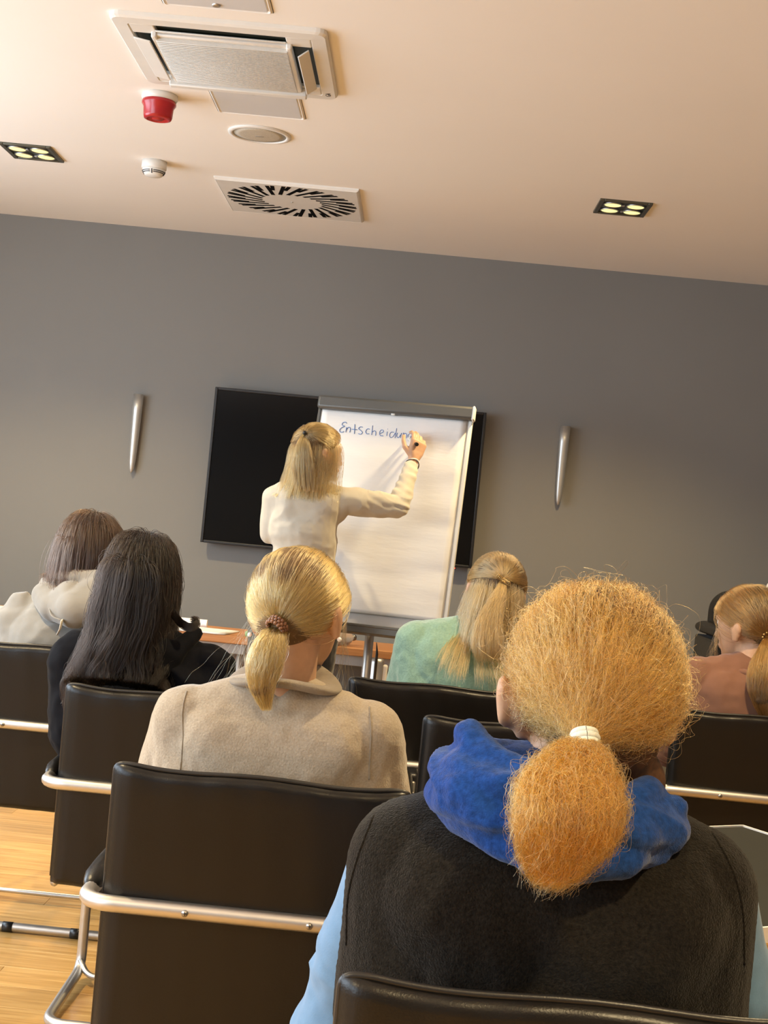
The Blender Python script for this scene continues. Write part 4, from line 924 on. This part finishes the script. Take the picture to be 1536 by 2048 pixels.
# ---- person in the brown top (right edge)
g = np.random.default_rng(6)
M['brown_top'] = cloth('brown cotton', (.21, .105, .070, 1), None, 20, .06, (320, .25, .001), .9, .25)
h6 = Head(at(1500, 1238, 4.18), 42, -4, -3, 1.03)
S6 = at(1508, 1340, 4.15); J6 = seated(h6, S6, .205, 3.93, arm_out=.03)
r6, _, _ = person('p6', 'person with a low golden brown ponytail in a plain brown top, right edge', h6, J6, .205, M['brown_top'], .014, top_name='top', fold=folds(.005, (6, 6, 10), .002, 51), neck_r=.046)
obj('neckband', sweep(bmesh.new(), [np.array(S6)+np.array([.082*math.cos(a), .075*math.sin(a)+.004, .004+.010*math.sin(a)]) for a in np.linspace(0, 2*PI, 40)], .009, 10, cap=False), M['brown_top'], r6, True)
HM6 = hair_mat('golden brown hair', (.17, .082, .022, 1), .3, .22, .9); M['hair_base6'] = mat('golden brown base', (.05, .025, .008, 1), .7, noise=60, var=.3)
T6 = np.array(at(1534, 1275, 4.09))
P = frizz(pulled(h6, T6, 6500, 16, .04, g, .004, .05), .0010, 1.2, .03, .004, 3)
path6 = [T6, at(1532, 1295, 4.065), at(1523, 1350, 4.03), at(1522, 1400, 4.015), at(1532, 1445, 4.01)]
Pt = clumps(frizz(tailh(path6, [.010, .022, .036, .042, .038, .024, .012], 3200, 16, g, .5, .8), .0015, 1.2, .04, .004, 6), g, 30, .4, .4)
Pw = frizz(fall(h6.w(unit(g.normal(size=(30, 3))*.07+np.array([-.55, .75, -.35]))*HR*1.03), np.tile([-.1, 0, -.9], (30, 1)), [], np.full(30, .10)+g.random(30)*.05, 12, g, .3, .2), .004, 1, 0, 0, 8)
hair_parts(r6, 'hair', cap_prims(h6, 1.03)+[[E(h6.w((0, -.05, -.03)), .055), E(Vector(T6)+Vector((-.01, .02, 0)), .012)], [E(path6[1], .010), E(path6[2], (.026, .016, .02)), E(path6[3], (.028, .016, .02))]],
   M['hair_base6'], [('hair_strands', P, .00040, HM6), ('face_wisps', Pw, .0003, HM6), ('nape_hair', nape(h6, T6, 900, g), .0004, HM6)], .006)
strands('ponytail', Pt, .0004, HM6, r6)
bm = bmesh.new()
for k in range(10):
    a = 2*PI*k/10; bmesh.ops.create_icosphere(bm, subdivisions=1, radius=.0045, matrix=Matrix.Translation(Vector(T6)+Vector((.014*math.cos(a), -.008, .014*math.sin(a)))))
obj('hair_tie', bm, M['gold'], r6, True)

# ---- presenter
g = np.random.default_rng(7)
M['cream_knit'] = cloth('cream knit', (.54, .495, .41, 1), None, 30, .04, (300, .25, .001), .85, .3)
root = thing('person', 'presenter with half-up blonde hair in a cream top, writing on the flip chart', 'person')
Y0 = 5.58; h0 = Head(at(634, 898, Y0), -52, 2, -3, 1.02)
S0 = at(614, 968, Y0); sh_r = at(682, 1000, Y0+.02); el_r = at(796, 1014, Y0+.13)
hit = onboard(836, 884, .035); wr_r = at(825, 926, hit.y-.06)
sh_l = at(552, 998, Y0-.01); el_l = at(541, 1068, Y0+.02); wr_l = at(590, 1060, Y0+.22)
hip = at(590, 1232, Y0); waist = at(606, 1110, Y0)
def pres(d, sl=True, hem=0):
    P = [[E(S0+Vector((-.055, 0, -.075)), (.065+d, .075+d, .07+d)), E(S0+Vector((.065, 0, -.075)), (.065+d, .075+d, .07+d)), E(S0+Vector((0, 0, -.19)), (.125+d, .095+d, .09+d))],
         [E(S0+Vector((0, 0, -.17)), (.125+d, .095+d, .09+d)), E(waist, (.112+d, .085+d, .07+d))], [E(waist, (.112+d, .085+d, .07+d)), E(hip+Vector((0, 0, .06 if hem else 0)), (.148+d+hem, .105+d+hem, .07+d))]]
    for sh, el, wr in ((sh_r, el_r, wr_r), (sh_l, el_l, wr_l)):
        P += [[E(S0+Vector((0, 0, -.01)), .042+d), E(sh+Vector((0, 0, .0)), .042+d), E(S0+Vector((0, 0, -.1)), .05+d)], [E(sh, .044+d), E((sh+el)/2, .040+d), E(el, .034+d)]]
        P += [[E(sh, .044+d), E(S0*.55+sh*.45+Vector((0, 0, -.12)), .055+d)]]
        P += [[E(el, .034+d), E(wr if not hem else wr+(el-wr)*.10, (.023+d))]]
    return P
lp = []
for s in (-1, 1):
    a, k_, f_ = hip+Vector((s*.085, 0, -.03)), hip+Vector((s*.09, .01, -.43)), Vector((hip.x+s*.10, Y0, .09))
    lp += [[E(a, .085), E(k_, .052)], [E(k_, .052), E(k_*.7+f_*.3+Vector((0, -.02, 0)), .05)], [E(k_*.7+f_*.3+Vector((0, -.02, 0)), .05), E(f_, .034)]]
hd = (hit-wr_r); handp = hand_prims(wr_r+hd.normalized()*.012, Vector((.22, .15, 1)), Vector((-.45, .9, 0)), .62, .98, 1, True)
P = head_prims(h0, S0)+pres(0)+lp+handp+hand_prims(wr_l, (wr_l-el_l), (0, 0, 1), .5, .95, 1)
P += [[E((hip.x+s*.10, Y0-.03, .035), .03), E((hip.x+s*.10, Y0+.13, .03), (.035, .03, .02)), E((hip.x+s*.10, Y0, .09), .034)] for s in (-1, 1)]
blob('body', P, .0042, M['skin'], root, 2)
eyes(h0, root)
blob('sweater', pres(.011, hem=.012), .005, M['cream_knit'], root, 4, lambda co, no: folds(.011, (2.5, 2.5, 14), .0008, 63, .35)(co, no)*np.where(co[:, 0] < S0.x+.13, np.clip((co[:, 0]-S0.x+.16)/.05, .3, 1), .5)+np.where(co[:, 0] > S0.x+.24, .0030*vnoise(co*np.array([14, 14, 60]))+.0012*np.sin(co[:, 2]*190+co[:, 0]*90), 0))
blob('trousers', [[E(q[0], tuple(x+.012 for x in q[1]), None) for q in hh] for hh in lp]+[[E(hip, (.155, .11, .09)), E(hip+Vector((0, 0, -.08)), (.16, .11, .09))]], .007, M['trousers'], root, 4, folds(.003, (8, 8, 10)))
for s in (-1, 1): blob('shoe', [[E((hip.x+s*.10, Y0-.03, .042), (.04, .045, .04)), E((hip.x+s*.10, Y0+.14, .028), (.042, .05, .027))]], .006, M['shoe'], root, 3)
HM0 = hair_mat('honey blonde hair', (.30, .18, .062, 1), .4, .24, .6)
T0 = np.array(at(610, 866, Y0-.075))
rt = scalp_dirs(4500, g, zback=.15); Pa = pulled(h0, T0, 0, 14, .06, g, .003, .05, roots=rt)
rl = scalp_dirs(5500, g, zback=-.25); rl = rl[rl[:, 2] < .32]
tc0 = (np.array(S0)+np.array([0, .0, -.15]), np.array([.155, .11, .155]), I3)
Pb = scalp_fall(h0, 0, np.where(rl[:, 2] > .1, .235, .185), 20, g, [neck_col(h0, S0), tc0], part=(0, .1, 1), roots=rl, lift=.02, noise=.05, Lv=.08, shell=.06)
dr = np.clip((h0.c[2]-P[0][0][0][2]*0-.06-Pb[..., 2])/.14, 0, 1)[..., None]; Pb = Pb+np.concatenate([(Pb[..., :1]-h0.c[0])*.18*dr**2-.010*dr, -.008*dr, 0*dr], -1)
Pb = clumps(frizz(Pb, .0012, 1.2, .03, .008, 4), g, 60, .5, .35)
path0 = [T0, at(607, 890, Y0-.10), at(607, 935, Y0-.105), at(612, 985, Y0-.10)]
Pc = clumps(frizz(tailh(path0, [.008, .026, .040, .046, .045, .048], 2600, 16, g, .35, .86), .0012, 1.0, .03, .004, 6), g, 30, .5, .4)
hair_parts(root, 'hair', cap_prims(h0, 1.04)+[[E(h0.w((0, -.015, -.02)), (.08, .078, .06)), E(np.array(h0.c)+np.array([-.014, -.02, -.10]), (.085, .055, .04))]], M['hair_base2'],
   [('crown_strands', Pa, .0005, HM0), ('hanging_strands', Pb, .0005, HM0), ('tied_strands', Pc, .0005, HM0)], .006)
bm = bmesh.new(); bmesh.ops.create_icosphere(bm, subdivisions=2, radius=.009, matrix=Matrix.Translation(Vector(T0)+Vector((0, -.012, 0)))); obj('hair_tie', bm, M['black'], root, True)
# bracelet
ax = (wr_r-el_r).normalized(); u = ax.cross(Vector((1, 0, 0))).normalized(); v = ax.cross(u); wc = wr_r-ax*.004
obj('bracelet', sweep(bmesh.new(), [wc+(u*math.cos(a)+v*math.sin(a))*.0285+ax*.006*math.sin(a*2) for a in np.linspace(0, 2*PI, 30)], .0028, 8, cap=False), M['pearl'], root, True)
obj('bracelet', sweep(bmesh.new(), [wc+ax*-.010+(u*math.cos(a)+v*math.sin(a))*.0295-ax*.008*math.sin(a+1) for a in np.linspace(0, 2*PI, 30)], .0018, 8, cap=False), M['leather_piping'], root, True)
# marker in the hand
tip = onboard(816, 876, .005); end = at(834, 889, hit.y-.075)
mk = thing('marker_pen', 'white marker pen with dark cap held in the hand of the presenter', 'pen', tuple((tip+end)/2)); o_ = (tip+end)/2; dd = (end-tip).normalized()
bm = cyl(bmesh.new(), tip-o_+dd*.015, end-o_-dd*.012, .0075); obj('barrel', bm, M['white_plastic'], mk, True, bevel=.001)
obj('nib', cyl(bmesh.new(), tip-o_, tip-o_+dd*.016, .0018, .0055), M['ink'], mk, True); obj('end_cap', cyl(bmesh.new(), end-o_-dd*.014, end-o_, .0080), M['black'], mk, True, bevel=.001)

# ------------------------------------------------------------------ right background furniture
M['dark_fabric'] = cloth('dark grey fabric', (.022, .021, .020, 1), None, 60, .15, (300, .3, .001), .9, .05)
def P3(x, y, Y): return at(x, y, Y)
a = P3(1447, 1210, 6.3); t = thing('upholstered_armchair', 'dark grey upholstered armchair with a tall rounded back by the wall, behind the brown top', 'armchair', (a.x+.15, 6.35, 0)); o0 = t.location
zb_ = P3(1425, 1178, 6.3).z; xl = P3(1415, 1220, 6.3).x-o0.x+.03; za = P3(1420, 1262, 6.1).z; zp = P3(1420, 1278, 6.1).z; xa = P3(1402, 1265, 6.05).x-o0.x+.045
blob('backrest', [[E((xl+.10, .08, zb_-.10), (.10, .05, .10)), E((-xl-.10, .08, zb_-.10), (.10, .05, .10)), E((xl+.06, .06, .5), (.06, .05, .05)), E((-xl-.06, .06, .5), (.06, .05, .05))]], .009, M['dark_fabric'], t, 3)
for s in (-1, 1):
    xx = xa*(-s) if s > 0 else xa
    q = blob('armrest', [[E((xx+(.05 if xx < 0 else -.05), -.33, za), (.05, .04, .028)), E((xx+(.05 if xx < 0 else -.05), .06, za), (.05, .04, .028))]], .007, M['leather'], t, 3)
    obj('side_panel', B((xx+(.05 if xx < 0 else -.05), -.14, (zp+.12)/2), (.085, .44, zp-.12)), M['dark_fabric'], t, bevel=.012)
    for yy in (-.33, .05): obj('foot', cyl(bmesh.new(), (xx+(.05 if xx < 0 else -.05), yy, 0), (xx+(.05 if xx < 0 else -.05), yy, .13), .018), M['metal_dark'], t, True)
obj('seat', B((0, -.13, .40), (-2*xa-.14, .44, .16)), M['dark_fabric'], t, bevel=.03, seg=4)
# cabinet behind the armchair with an unidentified round disc and a bag on top
b_ = P3(1528, 1172, 6.85); t = thing('storage_cabinet', 'dark storage cabinet against the grey wall at the right edge', 'cabinet', (b_.x+.30, 6.9, 0)); zc = P3(1528, 1190, 6.7).z
obj('body', B((0, .0, zc/2), (.62, .40, zc)), M['metal_dark'], t, bevel=.004)
for s in (-1, 1):
    d_ = obj('door', B((s*.152, -.208, zc/2), (.298, .016, zc-.06)), M['metal_dark'], t, bevel=.002); obj('handle', cyl(bmesh.new(), (s*.02, -.225, zc*.6), (s*.02, -.225, zc*.6+.12), .005), M['metal'], d_, True)
M['badge_blue'] = mat('blue print', (.02, .06, .22, 1), .4, noise=30, var=.2)
t = thing('round_disc_item', 'white and blue round item standing on the cabinet at the right edge', 'small item', (b_.x+.03, 6.80, zc+.034))
bm = lathe(bmesh.new(), [(.028, -.010), (.032, -.006), (.032, .006), (.028, .008), (.0, .008)], 32); bmesh.ops.transform(bm, matrix=Euler((PI/2, 0, 0)).to_matrix().to_4x4(), verts=bm.verts); obj('disc', bm, M['white_plastic'], t, True)
obj('blue_mark', boxes([((-.008, -.0095, -.008), (.018, .003, .012)), ((.010, -.0095, .008), (.01, .003, .008))]), M['badge_blue'], t)
obj('foot', boxes([((0, .004, -.031), (.04, .03, .006))]), M['black'], t, bevel=.002)
t = obj('black_bag', B((0, 0, .02), (.07, .08, .04)), M['leather'], None, bevel=.012, seg=3); t.location = (b_.x+.095, 6.80, zc); tag(t, 'small black pouch on the dark cabinet beside the white round item', 'bag')
# silver suitcase standing between the rows
a0 = P3(800, 1545, 3.66); a1 = P3(834, 1545, 3.66); zt = a0.z
M['silver_ribbed'] = mat('ribbed silver shell', (.34, .32, .28, 1), .4, .6, noise=12, var=.05, bump=(60, .3, .002), stretch=(1, 1, 6))
t = thing('suitcase', 'silver suitcase with black edges standing between the beige cardigan and the empty chair', 'suitcase', ((a0.x+a1.x)/2+.0, 3.72, 0))
sw_ = (a1.x-a0.x)/2
obj('frame', boxes([((0, 0, zt/2+.01), (sw_*2+.012, .10, zt-.02))]), M['black'], t, bevel=.012, seg=3)
sh_ = obj('shell', B((0, -.052, zt/2+.015), (sw_*2-.002, .014, zt-.07)), M['silver_ribbed'], t, bevel=.006, seg=3)
for k in range(14): obj('rib', B((0, -.0605, .09+k*(zt-.14)/13), (sw_*2-.012, .004, .010)), M['silver_ribbed'], sh_, bevel=.0015, seg=1)
obj('latch', B((0, -.061, P3(815, 1587, 3.66).z), (sw_*2-.006, .010, .012)), M['metal'], t, bevel=.002)
for s in (-1, 1): obj('wheel', cyl(bmesh.new(), (s*.015-.005, 0, .02), (s*.015+.005, 0, .02), .02), M['black'], t, True)
# small grey table at the right, behind the vest
pa, pb_ = atz(1472, 1647, .74), atz(1560, 1675, .74)
ang = math.atan2(pb_.y-pa.y, pb_.x-pa.x); ex = Vector((math.cos(ang), math.sin(ang), 0)); ey = Vector((ex.y, -ex.x, 0))
c = pa+ex*.02+ex*.30+ey*.30; t = thing('side_table', 'small grey topped table with a bright edge behind the right shoulder of the vest', 'table', (c.x, c.y, 0), ang)
M['table_grey'] = mat('grey laminate', (.03, .03, .025, 1), .8, noise=8, var=.03, spec=.12)
obj('tabletop', B((0, 0, .727), (.60, .60, .022)), M['table_grey'], t, bevel=.002)
obj('edge_band', boxes([((0, .302, .729), (.608, .005, .024)), ((0, -.302, .729), (.608, .005, .024)), ((.302, 0, .729), (.005, .60, .024)), ((-.302, 0, .729), (.005, .60, .024))]), M['white_plastic'], t)
obj('column', cyl(bmesh.new(), (0, 0, .02), (0, 0, .716), .025), M['metal'], t, True)
obj('foot_plate', lathe(bmesh.new(), [(.22, 0), (.22, .008), (.03, .02)], 40), M['metal'], t, True)
